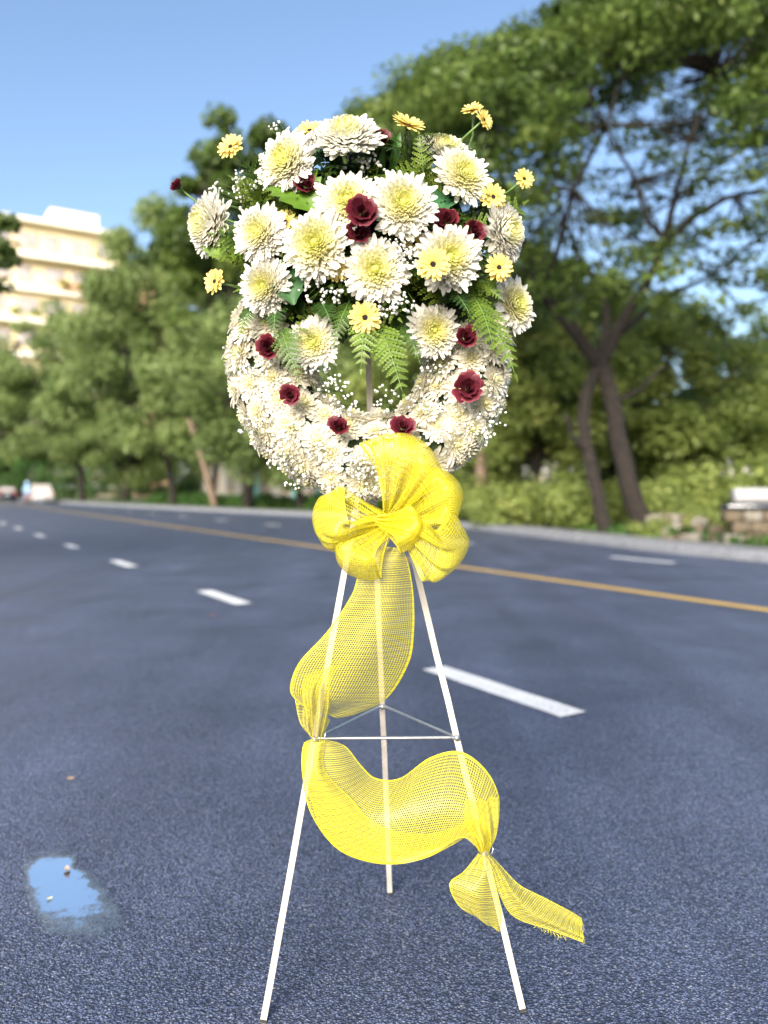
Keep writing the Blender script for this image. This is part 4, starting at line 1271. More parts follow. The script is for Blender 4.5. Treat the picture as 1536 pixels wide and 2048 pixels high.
GERB = [
    (463, 296, 58, -.35, .30, 'yellow gerbera on a green stem at the far upper left', None, 0),
    (432, 564, 54, -.55, .05, 'yellow gerbera at the left rim facing left', None, 0),
    (815, 252, 70, .25, .72, 'yellow gerbera seen from the side beside the top maroon flower', 1.44, -.62),
    (945, 222, 46, -.25, .70, 'upper of the two small yellow gerberas above the right side', 1.49, 0),
    (966, 241, 44, .62, .25, 'lower of the two small yellow gerberas above the right side', 1.475, 0),
    (1047, 359, 44, .34, .12, 'small yellow gerbera farthest right on a thin stem', None, 0),
    (985, 396, 58, .26, .10, 'yellow gerbera under the upper right chrysanthemum', 1.43, 0),
    (866, 530, 72, -.05, .02, 'yellow gerbera lying over the right-hand large chrysanthemum', 1.325, 0),
    (997, 536, 58, .20, .0, 'yellow gerbera at right, below the side-facing chrysanthemum', 1.42, 0),
    (829, 488, 54, .05, .1, 'shaded yellow gerbera behind the baby\'s breath, right of centre', 1.41, 0),
    (730, 636, 68, .0, -.06, 'yellow gerbera low in the middle above the ring opening', 1.39, 0),
    (571, 446, 58, -.15, .25, 'yellow gerbera half hidden between two white chrysanthemums at left', 1.425, 0),
    (671, 536, 58, .25, -.25, 'yellow gerbera tucked under the left-of-centre chrysanthemum', 1.385, 0),
    (620, 264, 54, -.10, .55, 'yellow gerbera between the two upper left chrysanthemums', 1.50, 0),
]
for x, y, d, dx, dy, lab, Y, cu in GERB:
    place_gerbera(x, y, d, dx, dy, lab, Y, cu)

# ------------------------------------------------------------------ maroon roses
def rose_petal(span, h, r0, flare, seed, cup=.35, mul=1.0):
    """curved, flared petal with a wavy lip"""
    r = random.Random(seed); mb = MB(); vs = []; fs = []; cs = []
    nu, nv = 8, 6
    ph = r.uniform(0, 6)
    for j in range(nv + 1):
        t = j / nv
        rad_ = r0 * (.25 + .95 * math.sin(min(1, t * 1.15) * math.pi / 2)) + flare * max(0, t - .55) ** 1.6
        z = h * (t - .12 * t ** 4)
        sp = span * (.45 + .55 * math.sin(math.pi * min(1, .15 + t * .62)))
        for i in range(nu + 1):
            u = i / nu * 2 - 1
            lip = (1 - .30 * abs(u) ** 2.5)
            a = u * sp
            rr_ = rad_ * (1 + .05 * math.sin(u * 5 + ph) * t) - cup * .02 * u * u
            zz = z * lip + .05 * h * math.sin(u * 7 + ph) * t * t
            vs.append((rr_ * math.cos(a), rr_ * math.sin(a), zz))
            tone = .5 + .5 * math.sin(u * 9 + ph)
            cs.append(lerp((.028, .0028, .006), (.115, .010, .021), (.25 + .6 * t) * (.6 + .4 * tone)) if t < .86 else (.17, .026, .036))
    for j in range(nv):
        for i in range(nu):
            a = j * (nu + 1) + i
            fs.append((a, a + 1, a + nu + 2, a + nu + 1))
    mb.add(vs, fs, [tuple(c * mul * (1, 1.25, 1.15)[q] if mul > 1 else c for q, c in enumerate(cc)) for cc in cs])
    return mb.mesh('petal', M['petal_red'])
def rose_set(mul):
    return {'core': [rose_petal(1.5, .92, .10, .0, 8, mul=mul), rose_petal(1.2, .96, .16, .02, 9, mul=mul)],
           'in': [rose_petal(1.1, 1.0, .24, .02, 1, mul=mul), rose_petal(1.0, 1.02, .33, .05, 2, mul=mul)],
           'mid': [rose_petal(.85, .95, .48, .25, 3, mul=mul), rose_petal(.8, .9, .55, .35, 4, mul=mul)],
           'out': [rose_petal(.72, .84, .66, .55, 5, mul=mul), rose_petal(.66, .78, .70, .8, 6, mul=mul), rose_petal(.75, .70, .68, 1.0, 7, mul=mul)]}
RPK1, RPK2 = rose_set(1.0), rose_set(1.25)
rc = MB(); rc.lathe([(.05, -.35), (.10, -.25), (.26, -.08), (.22, .05)], 10)
for k in range(5):
    petal(rc, k * 1.257, .2, -.06, R(30), R(60), .5, .2, (.08, .12, .03), (.10, .15, .04), 3)
RCAL = rc.mesh('calyx', M['stem'])
def place_rose(x, y, d, dx, dy, label, Y=None, opn=1.0, tgt=None, k=0):
    Y = Y or ball_depth(x, y)
    rad_ = d * .5 / F * Y * (.88 if y > 640 else .95)
    n = facing(dx, dy); q = orient(n, random.uniform(0, 6.28)); loc = px(x, y, Y) - n * rad_ * .55
    o = tag(empty('maroon_rose', loc, q), label, 'flower', 'maroon rose-like flowers')
    RPK = RPK2 if 'pinkish' in label or 'largest' in label or 'reddish' in label else RPK1
    for kind, cnt_, off in (('core', 3, .3), ('in', 4, 0), ('mid', 5, .5), ('out', 6, .1)):
        for j in range(cnt_):
            az = 2 * math.pi * j / cnt_ + off + random.uniform(-.25, .25)
            tilt = random.uniform(-.10, .12) + {'core': -.05, 'in': -.05, 'mid': .02, 'out': .10}[kind] * opn
            T_ = Matrix.Rotation(az, 4, 'Z') @ Matrix.Rotation(tilt, 4, 'Y')
            sx = rad_ * random.uniform(.9, 1.08)
            wide = {'core': 1.0, 'in': 1.0, 'mid': .85 + .2 * opn, 'out': .72 + .33 * opn}[kind]
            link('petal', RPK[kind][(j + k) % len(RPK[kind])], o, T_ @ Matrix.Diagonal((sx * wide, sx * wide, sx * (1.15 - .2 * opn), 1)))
    link('calyx', RCAL, o, Matrix.Scale(rad_, 4))
    stem_part(o, loc, q, tgt or (BC + (loc - BC) * .15 + Vector((0, .03, 0))), .0024, rad_ * .3)
ROSES = [
    (352, 369, 36, -.55, .45, 'small maroon bud on a stem at the far left above the side-facing chrysanthemum', None, .25),
    (612, 364, 48, .15, .35, 'maroon flower over the broad green leaf, below the upper left chrysanthemum', 1.40, .7),
    (755, 275, 50, -.05, .40, 'topmost maroon flower beside the topmost chrysanthemum', 1.45, .7),
    (724, 419, 60, .05, .10, 'upper of the two maroon flowers stacked at the centre', 1.335, 1.0),
    (716, 463, 50, -.05, .05, 'lower, darker of the two maroon flowers stacked at the centre', 1.365, .8),
    (893, 437, 52, -.10, .25, 'maroon flower peeping over the right-hand large chrysanthemum', 1.40, .9),
    (951, 459, 46, .30, .10, 'maroon flower between two white chrysanthemums at right', 1.40, .8),
    (535, 693, 52, -.12, .05, 'maroon flower on the upper left of the white ring', 1.42, .8),
    (933, 672, 52, .15, .20, 'maroon flower on the upper right of the white ring beside the fern', 1.42, .6),
    (579, 789, 44, -.05, .02, 'small reddish maroon flower on the left of the white ring', 1.425, .9),
    (676, 849, 46, -.05, .50, 'maroon flower at the lower left of the ring opening, facing up', 1.425, .8),
    (806, 850, 54, .05, .45, 'pinkish maroon flower just above the yellow bow', 1.42, .8),
    (938, 775, 64, .08, .05, 'largest maroon flower, on the right of the white ring', 1.42, 1.0),
]
for i, (x, y, d, dx, dy, lab, Y, op) in enumerate(ROSES):
    t = None
    if y > 600:
        p0 = px(x, y, Y); t = p0 + Vector((0, .09, 0))
    place_rose(x, y, d, dx, dy, lab, Y, op, t, i)

# ------------------------------------------------------------------ small chrysanthemums packed round the ring
def small_mum_kit(seed):
    r = random.Random(seed); pm = MB(); cm = MB()
    bloom(r, 84, 0, .215, .36, .10, .46, (.80, .75, .46), pm, cm, [], 4, .15, (.82, .785, .685))
    cm.lathe([(.12, .0), (.13, .16), (.07, .26), (.01, .30)], 8, None, (.79, .74, .48))
    return pm.mesh('petals', M['petal_white']), cm.mesh('flower_center', M['petal_white'])
SK = [small_mum_kit(k) for k in (61, 62, 63, 64)]
r = random.Random(12)
spots = []
for row, ph in enumerate((-78, -40, -4, 34, 72)):          # around the tube, -90 is the outer rim, 90 the inner edge
    rr_ = RMAJ - RMIN * 1.0 * math.sin(R(ph))
    n_ = int(rr_ * R(222) / .051)
    for k in range(n_):
        th = R(-204) + R(222) * (k + .5 + (.5 if row % 2 else 0) * .8) / n_ + r.uniform(-.05, .05)
        spots.append((th, R(ph) + r.uniform(-.12, .12), row))
ROWN = ('on the outer rim', 'on the outer half', 'along the middle', 'on the inner half', 'on the inner edge')
HOURS = ('twelve', 'one', 'two', 'three', 'four', 'five', 'six', 'seven', 'eight', 'nine', 'ten', 'eleven')
def clock(th):
    h2 = int(round(((90 - math.degrees(th)) / 15.0))) % 24
    return HOURS[h2 // 2] + (" o'clock" if h2 % 2 == 0 else ' thirty')
for i, (th, ph, row) in enumerate(spots):
    er = Vector((math.cos(th), 0, math.sin(th)))
    n = (er * -math.sin(ph) + Vector((0, -1, 0)) * math.cos(ph)).normalized()
    loc = RC + er * RMAJ + Vector((er.x * -math.sin(ph), -.74 * math.cos(ph), er.z * -math.sin(ph))) * RMIN * .92
    n = (n + Vector((r.uniform(-.25, .25), r.uniform(-.1, .1), r.uniform(-.1, .35)))).normalized()
    rad_ = r.uniform(.038, .047)
    q = orient(n, r.uniform(0, 6.28))
    side = 'left arm' if er.x < -.45 else ('right arm' if er.x > .45 else 'bottom')
    o = tag(empty('small_chrysanthemum', loc, q), 'small creamy white chrysanthemum %s of the ring, at %s' % (ROWN[row], clock(th)), 'flower', 'small chrysanthemums packed into the ring')
    S_ = Matrix.Scale(rad_, 4)
    link('petals', SK[i % 4][0], o, S_, 'stuff'); link('flower_center', SK[i % 4][1], o, S_)

# ------------------------------------------------------------------ ferns and leaves
def pinna_mesh(seed, n=5, col=(.10, .20, .03)):
    """one lobed fern leaflet, unit length along +X"""
    r = random.Random(seed); mb = MB()
    c0 = col; c1 = tuple(c * 1.55 for c in col)
    vs = []; fs = []; cs = []
    for i in range(n):
        t = i / n; t2 = (i + 1) / n
        w = .25 * (1 - t) ** .7 + .03
        z = -.16 * t * t
        for s in (-1, 1):
            o = len(vs)
            k = r.uniform(.85, 1.12)
            vs += [(t, s * .012, z), (t + .035, s * w * .55 * k, z + .03), (t + .15, s * w * k, z + .005), (t2 + .045, s * w * .45 * k, z + .02), (t2 - .03, s * .012, z - .01)]
            cs += [c0, c0, c1, c1, c0]
            f = (o, o + 1, o + 2, o + 3, o + 4)
            fs.append(f if s > 0 else f[::-1])
    vs += [(.97, .02, -.15), (1.08, 0, -.18), (.97, -.02, -.15)]; cs += [c1] * 3
    fs.append((len(vs) - 3, len(vs) - 1, len(vs) - 2))
    mb.add(vs, fs, cs)
    return mb
PCOL = [(.055, .105, .014), (.100, .160, .018), (.030, .070, .016), (.125, .175, .024)]
PINNA = [pinna_mesh(k, 5, PCOL[k]).mesh('leaflet', M['fern']) for k in range(4)]
PINNA_V = [pinna_mesh(k, 4, PCOL[k]) for k in range(4)]
def frond_frame(p0, p1, nrm, droop):
    """points, tangents and side vectors along a frond from p0 to p1"""
    out = []
    d = p1 - p0; Ln = d.length
    for i in range(15):
        t = i / 14
        p = p0 + d * t + nrm * (droop * Ln * math.sin(math.pi * t) * .5)
        out.append(p)
    return out, Ln
def frond_leaflets(pts_, Ln, nrm, n=11, wid=.40):
    res = []
    for i in range(n):
        t = .12 + .86 * i / n
        k = t * (len(pts_) - 1); a = int(k); p = pts_[a].lerp(pts_[min(a + 1, len(pts_) - 1)], k - a)
        tan = (pts_[min(a + 1, len(pts_) - 1)] - pts_[max(a - 1, 0)]).normalized()
        side = tan.cross(nrm).normalized(); nn = side.cross(tan).normalized()
        ln = Ln * wid * (1 - t) ** .75 * (.55 + .45 * min(1, t / .25)) + Ln * .035
        for s in (-1, 1):
            x = (side * s * .86 + tan * .50 + nn * random.uniform(-.10, .06)).normalized()
            y = nn.cross(x).normalized(); z = x.cross(y)
            m_ = Matrix((x, y, z)).transposed().to_4x4() @ Matrix.Scale(ln, 4)
            m_.translation = p
            res.append(m_)
    p = pts_[-1]; tan = (pts_[-1] - pts_[-3]).normalized(); side = tan.cross(nrm).normalized()
    m_ = Matrix((tan, nrm.cross(tan).normalized(), tan.cross(nrm.cross(tan).normalized()))).transposed().to_4x4() @ Matrix.Scale(Ln * .08, 4); m_.translation = pts_[-1]
    res.append(m_)
    return res
def place_frond(b, t, nrm, label, k, droop=.18, n=9, wid=.27):
    p0, p1 = px(*b), px(*t)
    nrm = Vector(nrm).normalized()
    pts_, Ln = frond_frame(Vector(), p1 - p0, nrm, droop)
    o = tag(empty('fern_frond', p0), label, 'fern', 'fern fronds in the arrangement')
    mb = MB(); mb.tube(pts_, [.0016 * (1 - .6 * i / 14) for i in range(15)], 5); mb.build('midrib', M['stem'], o)
    for j, m_ in enumerate(frond_leaflets(pts_, Ln, nrm, n, wid)):
        link('leaflet', PINNA[k], o, m_)
FR = [
    ((752, 640, 1.42), (806, 788, 1.37), (.1, -1, .3), 'bright fern frond hanging into the ring opening, tip pointing down right', 1),
    ((735, 610, 1.43), (722, 738, 1.37), (-.1, -1, .3), 'bright fern frond hanging into the ring opening left of the white pole', 1),
    ((700, 600, 1.43), (668, 690, 1.39), (-.2, -1, .2), 'dark fern frond beside the chrysanthemum left of the opening', 0),
    ((800, 640, 1.45), (838, 720, 1.42), (.2, -1, .2), 'fern frond hanging behind the chrysanthemum right of the opening', 0),
    ((560, 650, 1.44), (597, 757, 1.39), (-.1, -1, .2), 'small fern frond lying on the left of the white ring', 0),
    ((520, 600, 1.47), (478, 672, 1.42), (-.4, -1, .2), 'dark fern frond at the left rim above the white ring', 2),
    ((560, 590, 1.46), (548, 668, 1.40), (-.2, -1, .1), 'dark fern frond below the yellow-hearted chrysanthemum', 2),
    ((505, 520, 1.50), (418, 512, 1.45), (-.5, -1, .3), 'yellowish fern frond at the left rim below the side-facing chrysanthemum', 3),
    ((600, 440, 1.45), (560, 385, 1.41), (-.2, -1, .4), 'fern frond pointing up left below the upper left chrysanthemum', 1),
    ((850, 400, 1.46), (838, 268, 1.43), (.1, -1, .3), 'upright fern frond at the top right of the spray', 3),
    ((880, 420, 1.47), (880, 318, 1.44), (.2, -1, .3), 'yellow-green fern frond under the upper right chrysanthemum', 3),
    ((930, 590, 1.46), (1030, 748, 1.40), (.5, -1, .3), 'long bright fern frond hanging over the right of the white ring', 1),
    ((930, 570, 1.46), (985, 690, 1.39), (.4, -1, .3), 'fern frond right of the maroon flower above the ring', 1),
    ((880, 560, 1.45), (938, 625, 1.38), (.3, -1, .2), 'dark fern frond below the right-hand large chrysanthemum', 2),
    ((940, 560, 1.47), (1005, 600, 1.43), (.5, -1, .2), 'bright fern frond beside the rightmost chrysanthemum', 3),
    ((640, 600, 1.45), (660, 640, 1.36), (0, -1, .2), 'short dark fern frond under the baby\'s breath', 2),
    ((700, 360, 1.48), (650, 305, 1.44), (-.2, -1, .5), 'fern frond below the topmost chrysanthemum', 1),
    ((760, 350, 1.48), (730, 300, 1.43), (0, -1, .5), 'pale fern frond behind the middle chrysanthemums', 3),
]
for b, t, nrm, lab, k in FR:
    place_frond(b, t, nrm, lab, k)
# the countless fern tips that fill the gaps: one mass
fv = []; ff_ = []; fc = []
fill = MB()
rr = random.Random(33)
random.seed(33)
for i in range(220):
    g = rr.uniform(0, 6.28); q = math.sqrt(rr.random())
    x, y = 738 + math.cos(g) * q * 288, 465 - math.sin(g) * q * 222
    if y > 665: continue
    Yb = ball_depth(x, y)
    p1 = px(x, y, Yb + .045 + rr.uniform(-.012, .03))
    g2 = rr.uniform(0, 6.28)
    p0 = p1 + Vector((math.cos(g2) * .055, .05, math.sin(g2) * .055)) + (BC - p1) * .25
    nrm = ((p1 - BC).normalized() + Vector((0, -.6, .4))).normalized()
    pts_, Ln = frond_frame(p0, p1 + (p1 - p0) * .3, nrm, .2)
    kk = rr.choice((0, 0, 1, 1, 2, 2, 3))
    src = PINNA_V[kk]
    for m_ in frond_leaflets(pts_, Ln, nrm, 7, .42):
        fill.add([m_ @ Vector(v) for v in src.v], src.f, list(src.c))
tag(fill.build('fern_filler', M['fern'], kind='stuff'), 'dense green fern tips filling the gaps between the flowers', None, None, 'stuff')
random.seed(44)
# broad and strap leaves
def place_leaf(name, b, t, nrm, w, col, label, wave=.0, teeth=0):
    p0, p1 = px(*b), px(*t); d = (p1 - p0); Ln = d.length; x = d.normalized()
    nrm = Vector(nrm).normalized(); s = x.cross(nrm).normalized(); nn = s.cross(x)
    mb = MB(); vs = []; fs = []; cs = []; n = 18
    for i in range(n + 1):
        t_ = i / n; ww = w * Ln * math.sin(math.pi * min(.985, .06 + t_ * .94)) ** .75
        if teeth: ww *= 1 - .22 * ((i % 3) / 2)
        p = x * Ln * t_ + nn * (.12 * Ln * math.sin(math.pi * t_))
        for j, u in enumerate((-1, -.5, 0, .5, 1)):
            vs.append(p + s * ww * u + nn * (abs(u) * ww * .35 + wave * math.sin(t_ * 22) * (abs(u) * Ln)))
            cs.append(tuple(c * (1.25 if u == 0 else (.85 if i % 3 == 0 else 1.0)) for c in col))
    for i in range(n):
        for j in range(4): fs.append((5 * i + j, 5 * i + j + 1, 5 * i + j + 6, 5 * i + j + 5))
    mb.add(vs, fs, cs)
    o = mb.build(name, M['fern']); o.location = p0
    tag(o, label, 'leaf', 'broad leaves in the arrangement')
place_leaf('broad_leaf', (560, 360, 1.46), (632, 428, 1.40), (0, -1, .4), .42, (.10, .20, .015), 'broad green leaf below the maroon flower at upper left', .012, 1)
place_leaf('strap_leaf', (782, 345, 1.47), (800, 262, 1.44), (.2, -1, .2), .12, (.06, .16, .03), 'upright dark green strap leaf right of the top maroon flower')
place_leaf('strap_leaf', (765, 345, 1.47), (770, 290, 1.45), (-.2, -1, .2), .14, (.08, .17, .04), 'short strap leaf just under the top maroon flower')
place_leaf('broad_leaf', (575, 540, 1.46), (588, 610, 1.40), (-.1, -1, .3), .40, (.035, .10, .03), 'dark broad leaf right of the yellow-hearted chrysanthemum', .01, 1)
place_leaf('broad_leaf', (640, 300, 1.50), (620, 340, 1.44), (0, -1, .5), .45, (.06, .15, .07), 'blue-green leaf between the two upper chrysanthemums', .01, 1)
place_leaf('broad_leaf', (900, 390, 1.48), (870, 430, 1.42), (0, -1, .4), .40, (.05, .15, .06), 'blue-green leaf above the right-hand maroon flower', .01, 1)
place_leaf('broad_leaf', (450, 470, 1.52), (440, 520, 1.47), (-.5, -1, .2), .45, (.12, .20, .03), 'yellowish leaf behind the side-facing chrysanthemum at left', .01, 1)

# ------------------------------------------------------------------ baby's breath
def puff(seed):
    r = random.Random(seed); vs = []; fs = []
    phi = (1 + 5 ** .5) / 2
    base_ = [Vector(v).normalized() for v in ((-1, phi, 0), (1, phi, 0), (-1, -phi, 0), (1, -phi, 0), (0, -1, phi), (0, 1, phi), (0, -1, -phi), (0, 1, -phi), (phi, 0, -1), (phi, 0, 1), (-phi, 0, -1), (-phi, 0, 1))]
    fc_ = [(0, 11, 5), (0, 5, 1), (0, 1, 7), (0, 7, 10), (0, 10, 11), (1, 5, 9), (5, 11, 4), (11, 10, 2), (10, 7, 6), (7, 1, 8), (3, 9, 4), (3, 4, 2), (3, 2, 6), (3, 6, 8), (3, 8, 9), (4, 9, 5), (2, 4, 11), (6, 2, 10), (8, 6, 7), (9, 8, 1)]
    return [v * r.uniform(.75, 1.2) for v in base_], fc_
PF = [puff(k) for k in range(4)]
def sprig(c, spread, n, root, label, group, size=.0031, seed=0):
    r = random.Random(seed); o = tag(empty('baby_breath_sprig', root), label, 'sprig', group)
    st = MB(); bl = MB()
    for i in range(n):
        g_ = r.uniform(0, 6.283); q_ = spread * 1.75 * math.sqrt(r.random())
        p = c + Vector((math.cos(g_) * q_, r.gauss(0, spread * .4), math.sin(g_) * q_)) - root
        m_ = p * .6 + Vector((r.uniform(-.006, .006), 0, r.uniform(-.006, .006)))
        st.tube([Vector(), m_ * .7, m_, p], .00035, 3, caps=False)
        vs, fs = PF[i % 4]; q = Quaternion((r.random(), r.random(), r.random(), r.random())).normalized(); s = size * r.uniform(.7, 1.25)
        bl.add([p + (q @ v) * s for v in vs], fs, (.74, .735, .70))
    st.build('stems', M['stem'], o, kind='stuff'); bl.build('blossoms', M['gyp'], o, True, 'stuff')
SPR = [(492, 362, 1.50, 16, 30, 'below the gerbera at the far upper left'), (478, 398, 1.50, 14, 26, 'above the large chrysanthemum at left'), (690, 318, 1.44, 14, 14, 'just under the topmost chrysanthemum'),
       (738, 322, 1.43, 16, 16, 'under the topmost maroon flower'), (640, 575, 1.385, 24, 46, 'under the left-of-centre chrysanthemum'), (668, 570, 1.38, 20, 40, 'under the tucked gerbera left of centre'),
       (800, 492, 1.37, 20, 44, 'between the centre chrysanthemum and the shaded gerbera'), (815, 515, 1.365, 16, 30, 'left of the gerbera on the right-hand chrysanthemum'), (806, 606, 1.38, 13, 24, 'right of the low middle gerbera, upper spray'),
       (772, 628, 1.39, 11, 14, 'touching the low middle gerbera'), (742, 332, 1.43, 16, 12, 'above the middle right chrysanthemum'), (430, 380, 1.49, 10, 10, 'beside the maroon bud at far left'), (560, 262, 1.52, 12, 10, 'behind the upper left chrysanthemum')]
for i, (x, y, Y, sp, n, where) in enumerate(SPR):
    c = px(x, y, Y)
    sprig(c, sp / F * Y, n, c + (BC - c) * .5 + Vector((0, .03, 0)), 'tiny white baby\'s breath ' + where, 'baby\'s breath in the upper spray', seed=i)
for i, (x, y, n) in enumerate([(775, 798, 26), (668, 775, 22), (690, 806, 26), (506, 858, 22), (560, 915, 40), (715, 925, 50), (640, 900, 30), (735, 960, 26), (985, 838, 20), (995, 770, 8), (870, 735, 24), (590, 870, 20), (840, 800, 20), (620, 720, 22), (520, 740, 22), (960, 865, 18), (655, 742, 16), (590, 950, 20), (480, 700, 12), (900, 815, 14)]):
    c = px(x, y, 1.445 if 470 < x < 1000 else 1.48)
    sprig(c, 17 / F * 1.45, n, c + Vector((0, .06, 0)), 'tiny white baby\'s breath on the %s of the white ring at %s' % ('inner edge' if math.hypot(716 - y, x - 738) < 150 else ('outer edge' if math.hypot(716 - y, x - 738) > 225 else 'middle'), clock(math.atan2(716 - y, x - 738))), 'baby\'s breath in the ring', seed=100 + i)

# ------------------------------------------------------------------ yellow net ribbon
def cr(P, t):
    n = len(P) - 1; k = min(int(t * n), n - 1); f = t * n - k
    p0, p1, p2, p3 = P[max(k - 1, 0)], P[k], P[k + 1], P[min(k + 2, n)]
    return .5 * ((2 * p1) + (p2 - p0) * f + (2 * p0 - 5 * p1 + 4 * p2 - p3) * f * f + (3 * p1 - p0 - 3 * p2 + p3) * f ** 3)
def grid_mesh(name, P, wreal, wref=.17):
    """P[nv][nu] grid of points -> mesh with a metric uv (threads) and an across uv (selvedge)"""
    nv, nu = len(P), len(P[0])
    me = bpy.data.meshes.new(name)
    fs = [(j * nu + i, j * nu + i + 1, (j + 1) * nu + i + 1, (j + 1) * nu + i) for j in range(nv - 1) for i in range(nu - 1)]
    me.from_pydata([tuple(p) for row in P for p in row], [], fs)
    vl = [0.0]
    for j in range(1, nv): vl.append(vl[-1] + (P[j][nu // 2] - P[j - 1][nu // 2]).length)
    u1 = me.uv_layers.new(name='UVMap'); u2 = me.uv_layers.new(name='Across')
    li = np.zeros(len(me.loops), dtype=np.int32); me.loops.foreach_get('vertex_index', li)
    jj, ii = li // nu, li % nu
    a = np.stack([ii / (nu - 1) * wreal, np.array(vl)[jj]], 1).astype(np.float32)
    dens = []
    for j in range(nv):                              # gathered net: threads crowd together
        w_ = sum((P[j][i + 1] - P[j][i]).length for i in range(nu - 1))
        dens.append(min(1.0, max(0.0, (wref / max(w_, 1e-4) - 1) / 1.6)))
    b = np.stack([ii / (nu - 1), np.array(dens)[jj]], 1).astype(np.float32)
    u1.data.foreach_set('uv', a.ravel()); u2.data.foreach_set('uv', b.ravel())
    me.materials.append(M['ribbon'])
    me.polygons.foreach_set('use_smooth', np.ones(len(me.polygons), dtype=bool)); me.update()
    return me
bow = empty('ribbon_bow', px(785, 1045, 1.41))
tag(bow, 'big yellow net ribbon bow with long tails tied down the easel legs', 'ribbon bow')
bref = bow.location.copy()
WR = .15
def loop(ang, Lp, Wp, Tp, tilt, twist=0.0, Y=1.41, k0=(785, 1045), gather=.013, sway=0.0, name='loop', nfold=3.4, shape=.72, skew=0.0, seed=0):
    r = random.Random(seed)
    m = Y / F
    u = Vector((math.cos(R(ang)), 0, math.sin(R(ang))))
    u = (u + Vector((0, -.25, 0))).normalized()
    side = Vector((-math.sin(R(ang)), 0, math.cos(R(ang))))
    back = u.cross(side).normalized()
    if back.y > 0: back = -back                      # towards the camera
    nrm = (back * math.cos(R(tilt)) + side * math.sin(R(tilt))).normalized()
    wid = nrm.cross(u).normalized()
    K = px(k0[0], k0[1], Y)
    nv, nu = 56, 26
    P = []
    ph = r.uniform(0, 6)
    for j in range(nv + 1):
        s = j / nv
        q = math.sin(math.pi * s)
        al = Lp * m * q ** shape
        op = Tp * m * math.sin(2 * math.pi * s) * (q ** .45)
        ww = Wp * m * (.10 + .90 * q ** .6)
        w2 = wid * math.cos(twist * (s - .5)) + nrm * math.sin(twist * (s - .5))
        row = []
        for i in range(nu + 1):
            t = i / nu * 2 - 1
            g = (1 - q) ** .85 * gather * (math.sin(t * math.pi * nfold + ph) + .5 * math.sin(t * math.pi * nfold * 1.9 + 2 * ph)) + .0055 * q * math.sin(t * 3.6 + ph + s * 7) + .0022 * q * math.sin(t * 9 + s * 13 + ph * 2)
            sk = skew * t * Lp * m * q * .5
            row.append(K + u * (al * (1 - .34 * t * t * q) + sk) + nrm * (op * (1 - .18 * t * t) + g) + w2 * (ww * .5 * t) + side * (sway * m * q) - bref)
        P.append(row)
    link(name, grid_mesh(name, P, WR, .19), bow)
def sheet(secs, name, nu=30, sub=12, ripple=.004, nr=2.5, wreal=WR, ph=0.0):
    """secs: (xL,yL,YL, xR,yR,YR, bulge) cross-sections along the ribbon"""
    A = [px(s[0], s[1], s[2]) for s in secs]; B = [px(s[3], s[4], s[5]) for s in secs]; G = [Vector((s[6], 0, 0)) for s in secs]
    nv = (len(secs) - 1) * sub
    P = []
    for j in range(nv + 1):
        t = j / nv
        a, b, g = cr(A, t), cr(B, t), cr(G, t).x
        w = (b - a).length
        row = []
        for i in range(nu + 1):
            u = i / nu
            gather = max(0.0, 1 - w / .07)
            dz = g * 4 * u * (1 - u) + ripple * math.sin(u * math.pi * 2 * nr + ph + t * 5) * (u * (1 - u) * 4) ** .5 * (1 + 1.5 * gather)
            row.append(a.lerp(b, u) + Vector((0, -dz, 0)) - bref)
        P.append(row)
    link(name, grid_mesh(name, P, wreal, .065), bow)
# loops of the bow
loop(66, 168, 186, 46, 10, .6, 1.425, (776, 1032), seed=1, sway=16)
loop(28, 158, 150, 52, 26, -.5, 1.405, (782, 1045), seed=2, sway=6)
loop(-22, 160, 150, 58, -44, .6, 1.395, (784, 1045), seed=3, sway=-4)
loop(178, 158, 118, 56, 50, .5, 1.41, (782, 1045), seed=4, sway=2)
loop(220, 138, 122, 50, -28, -.6, 1.395, (786, 1046), seed=5)
loop(-12, 100, 96, 36, 24, .4, 1.385, (750, 1042), seed=6, name='knot', gather=.008)
# tail: bow -> left leg
sheet([(772, 1092, 1.405, 806, 1098, 1.405, .004), (722, 1138, 1.40, 818, 1132, 1.42, .012), (703, 1190, 1.40, 827, 1190, 1.44, .02),
       (655, 1262, 1.41, 828, 1262, 1.45, .03), (598, 1325, 1.42, 818, 1325, 1.46, .03), (580, 1378, 1.43, 775, 1395, 1.47, .02), (597, 1405, 1.44, 712, 1428, 1.48, .006),
       (618, 1416, 1.445, 672, 1437, 1.48, .0)], 'tail', ripple=.0035, nr=1.5)
sheet([(608, 1350, 1.46, 700, 1318, 1.46, .006), (604, 1388, 1.43, 664, 1352, 1.43, .018), (612, 1424, 1.425, 660, 1412, 1.43, .014), (621, 1462, 1.435, 648, 1464, 1.435, .006), (624, 1476, 1.44, 644, 1477, 1.44, .004)], 'tail_gather', ripple=.010, nr=3)
sheet([(590, 1400, 1.47, 660, 1440, 1.47, .0), (600, 1445, 1.455, 655, 1452, 1.45, .006), (622, 1474, 1.445, 646, 1475, 1.445, .002)], 'tail_gather', ripple=.008, nr=3)
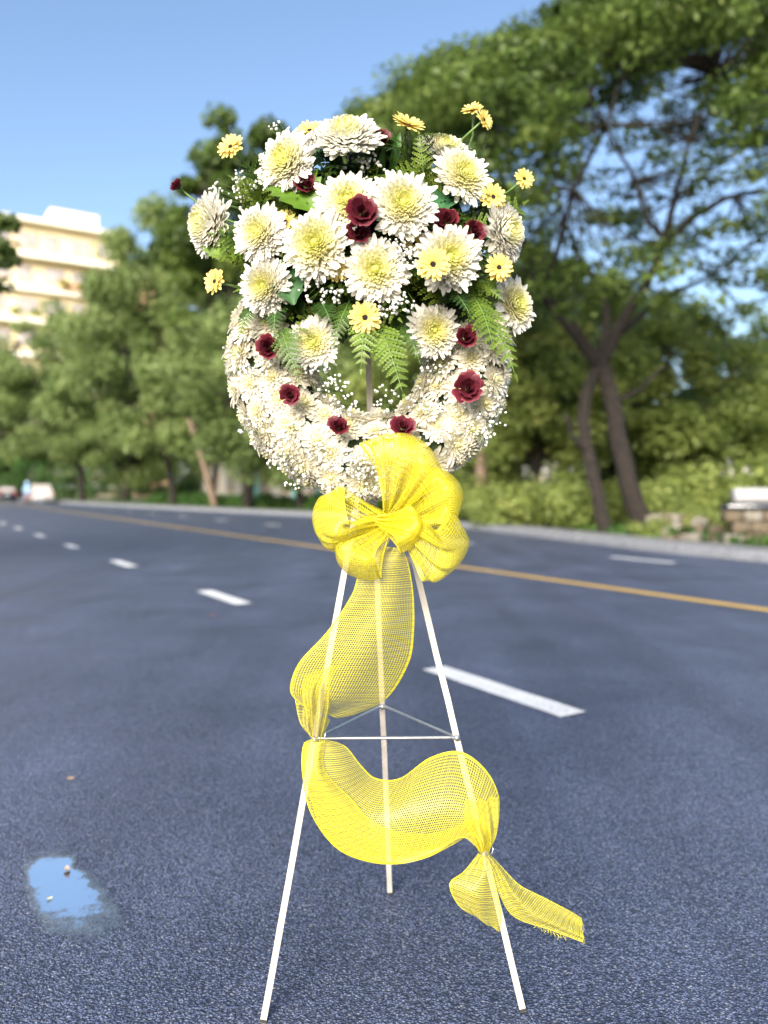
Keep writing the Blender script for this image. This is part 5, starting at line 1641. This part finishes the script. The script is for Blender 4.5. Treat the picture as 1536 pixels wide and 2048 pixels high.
# swag: left leg -> right leg
sheet([(622, 1478, 1.44, 646, 1478, 1.44, .004), (606, 1492, 1.43, 690, 1492, 1.45, .014), (604, 1545, 1.42, 722, 1530, 1.46, .022), (622, 1628, 1.42, 752, 1556, 1.47, .026),
       (680, 1702, 1.42, 800, 1556, 1.475, .028), (770, 1728, 1.42, 860, 1515, 1.475, .03), (850, 1716, 1.42, 920, 1503, 1.47, .03), (905, 1690, 1.42, 972, 1540, 1.46, .026),
       (938, 1672, 1.425, 999, 1600, 1.45, .016), (950, 1688, 1.43, 990, 1672, 1.445, .008), (957, 1704, 1.44, 975, 1702, 1.44, .002)], 'swag', nu=34, ripple=.002, nr=1.5)
sheet([(608, 1484, 1.425, 650, 1480, 1.425, .01), (606, 1540, 1.405, 650, 1540, 1.41, .016), (625, 1610, 1.405, 705, 1600, 1.415, .014), (650, 1668, 1.405, 742, 1640, 1.42, .012), (700, 1712, 1.405, 790, 1662, 1.43, .01),
       (780, 1729, 1.41, 850, 1668, 1.44, .008), (860, 1713, 1.41, 900, 1658, 1.45, .008), (920, 1676, 1.415, 940, 1640, 1.45, .01), (948, 1690, 1.425, 978, 1650, 1.44, .008), (958, 1703, 1.435, 976, 1701, 1.435, .002)], 'swag_fold', ripple=.002, nr=1.5)
sheet([(998, 1590, 1.44, 930, 1600, 1.46, .01), (998, 1640, 1.42, 930, 1650, 1.43, .02), (990, 1678, 1.42, 945, 1676, 1.425, .012), (977, 1702, 1.435, 957, 1704, 1.435, .003)], 'swag_gather', ripple=.009, nr=3)
# loose ends below the right tie
sheet([(957, 1706, 1.44, 970, 1706, 1.44, .003), (928, 1742, 1.43, 985, 1745, 1.43, .010), (899, 1768, 1.42, 996, 1790, 1.43, .016), (918, 1812, 1.42, 1003, 1830, 1.44, .012), (960, 1838, 1.42, 1000, 1864, 1.44, .004)], 'loose_end', ripple=.003, nr=1.5)
sheet([(966, 1706, 1.44, 978, 1706, 1.44, .003), (985, 1742, 1.435, 1005, 1735, 1.44, .008), (1000, 1792, 1.43, 1040, 1770, 1.44, .012), (1030, 1835, 1.425, 1090, 1796, 1.44, .014), (1100, 1860, 1.42, 1140, 1822, 1.44, .010), (1166, 1885, 1.42, 1163, 1836, 1.44, .004)], 'loose_end', ripple=.0035, nr=1.5)
# frayed threads at the cut end
mb = MB(); r = random.Random(15)
for k in range(34):
    t = k / 33
    a = px(1070 + 96 * t, 1850 + 35 * t + r.uniform(-3, 2), 1.42) if k < 22 else px(1166 - 3 * (k - 22) / 11, 1885 - 46 * (k - 22) / 11, 1.42 + .02 * (k - 22) / 11)
    e = a + Vector((r.uniform(-.002, .006), r.uniform(-.003, .003), -r.uniform(.003, .010)))
    mb.tube([a - bref, (a + e) * .5 - bref + Vector((r.uniform(-.001, .002), 0, 0)), e - bref], .00035, 3, caps=False)
fm = simple('yellow_thread', (.66, .585, .03), .5, .1, 40)
mb.build('frayed_threads', fm, bow, kind='stuff')
# twist ties that hold the ribbon to the legs
def tie(c, leg, label):
    o = tag(empty('wire_tie', c), label, 'wire tie', 'twist ties on the easel legs')
    mb = MB(); pts_ = []
    ax = leg - c
    for k in range(17):
        a = 2 * math.pi * k / 16
        pts_.append(ax * .5 + Vector((math.cos(a) * .013, ax.length * .62 * math.sin(a), .002 * math.sin(a * 2))))
    mb.tube(pts_, .0011, 6); mb.build('wire_loop', M['wire'], o)
    mb = MB(); mb.tube([(.008, -.008, 0), (.014, -.012, .004), (.017, -.010, .012), (.013, -.006, .017)], .0010, 6); mb.build('twisted_end', M['wire'], o)
p = px(634, 1477, 1.44); tie(p, leg_pt(FL_, tops[0], p.z), 'silver twist tie holding the ribbon to the left leg')
p = px(967, 1705, 1.44); tie(p, leg_pt(FR_, tops[1], p.z), 'silver twist tie holding the ribbon to the right leg')
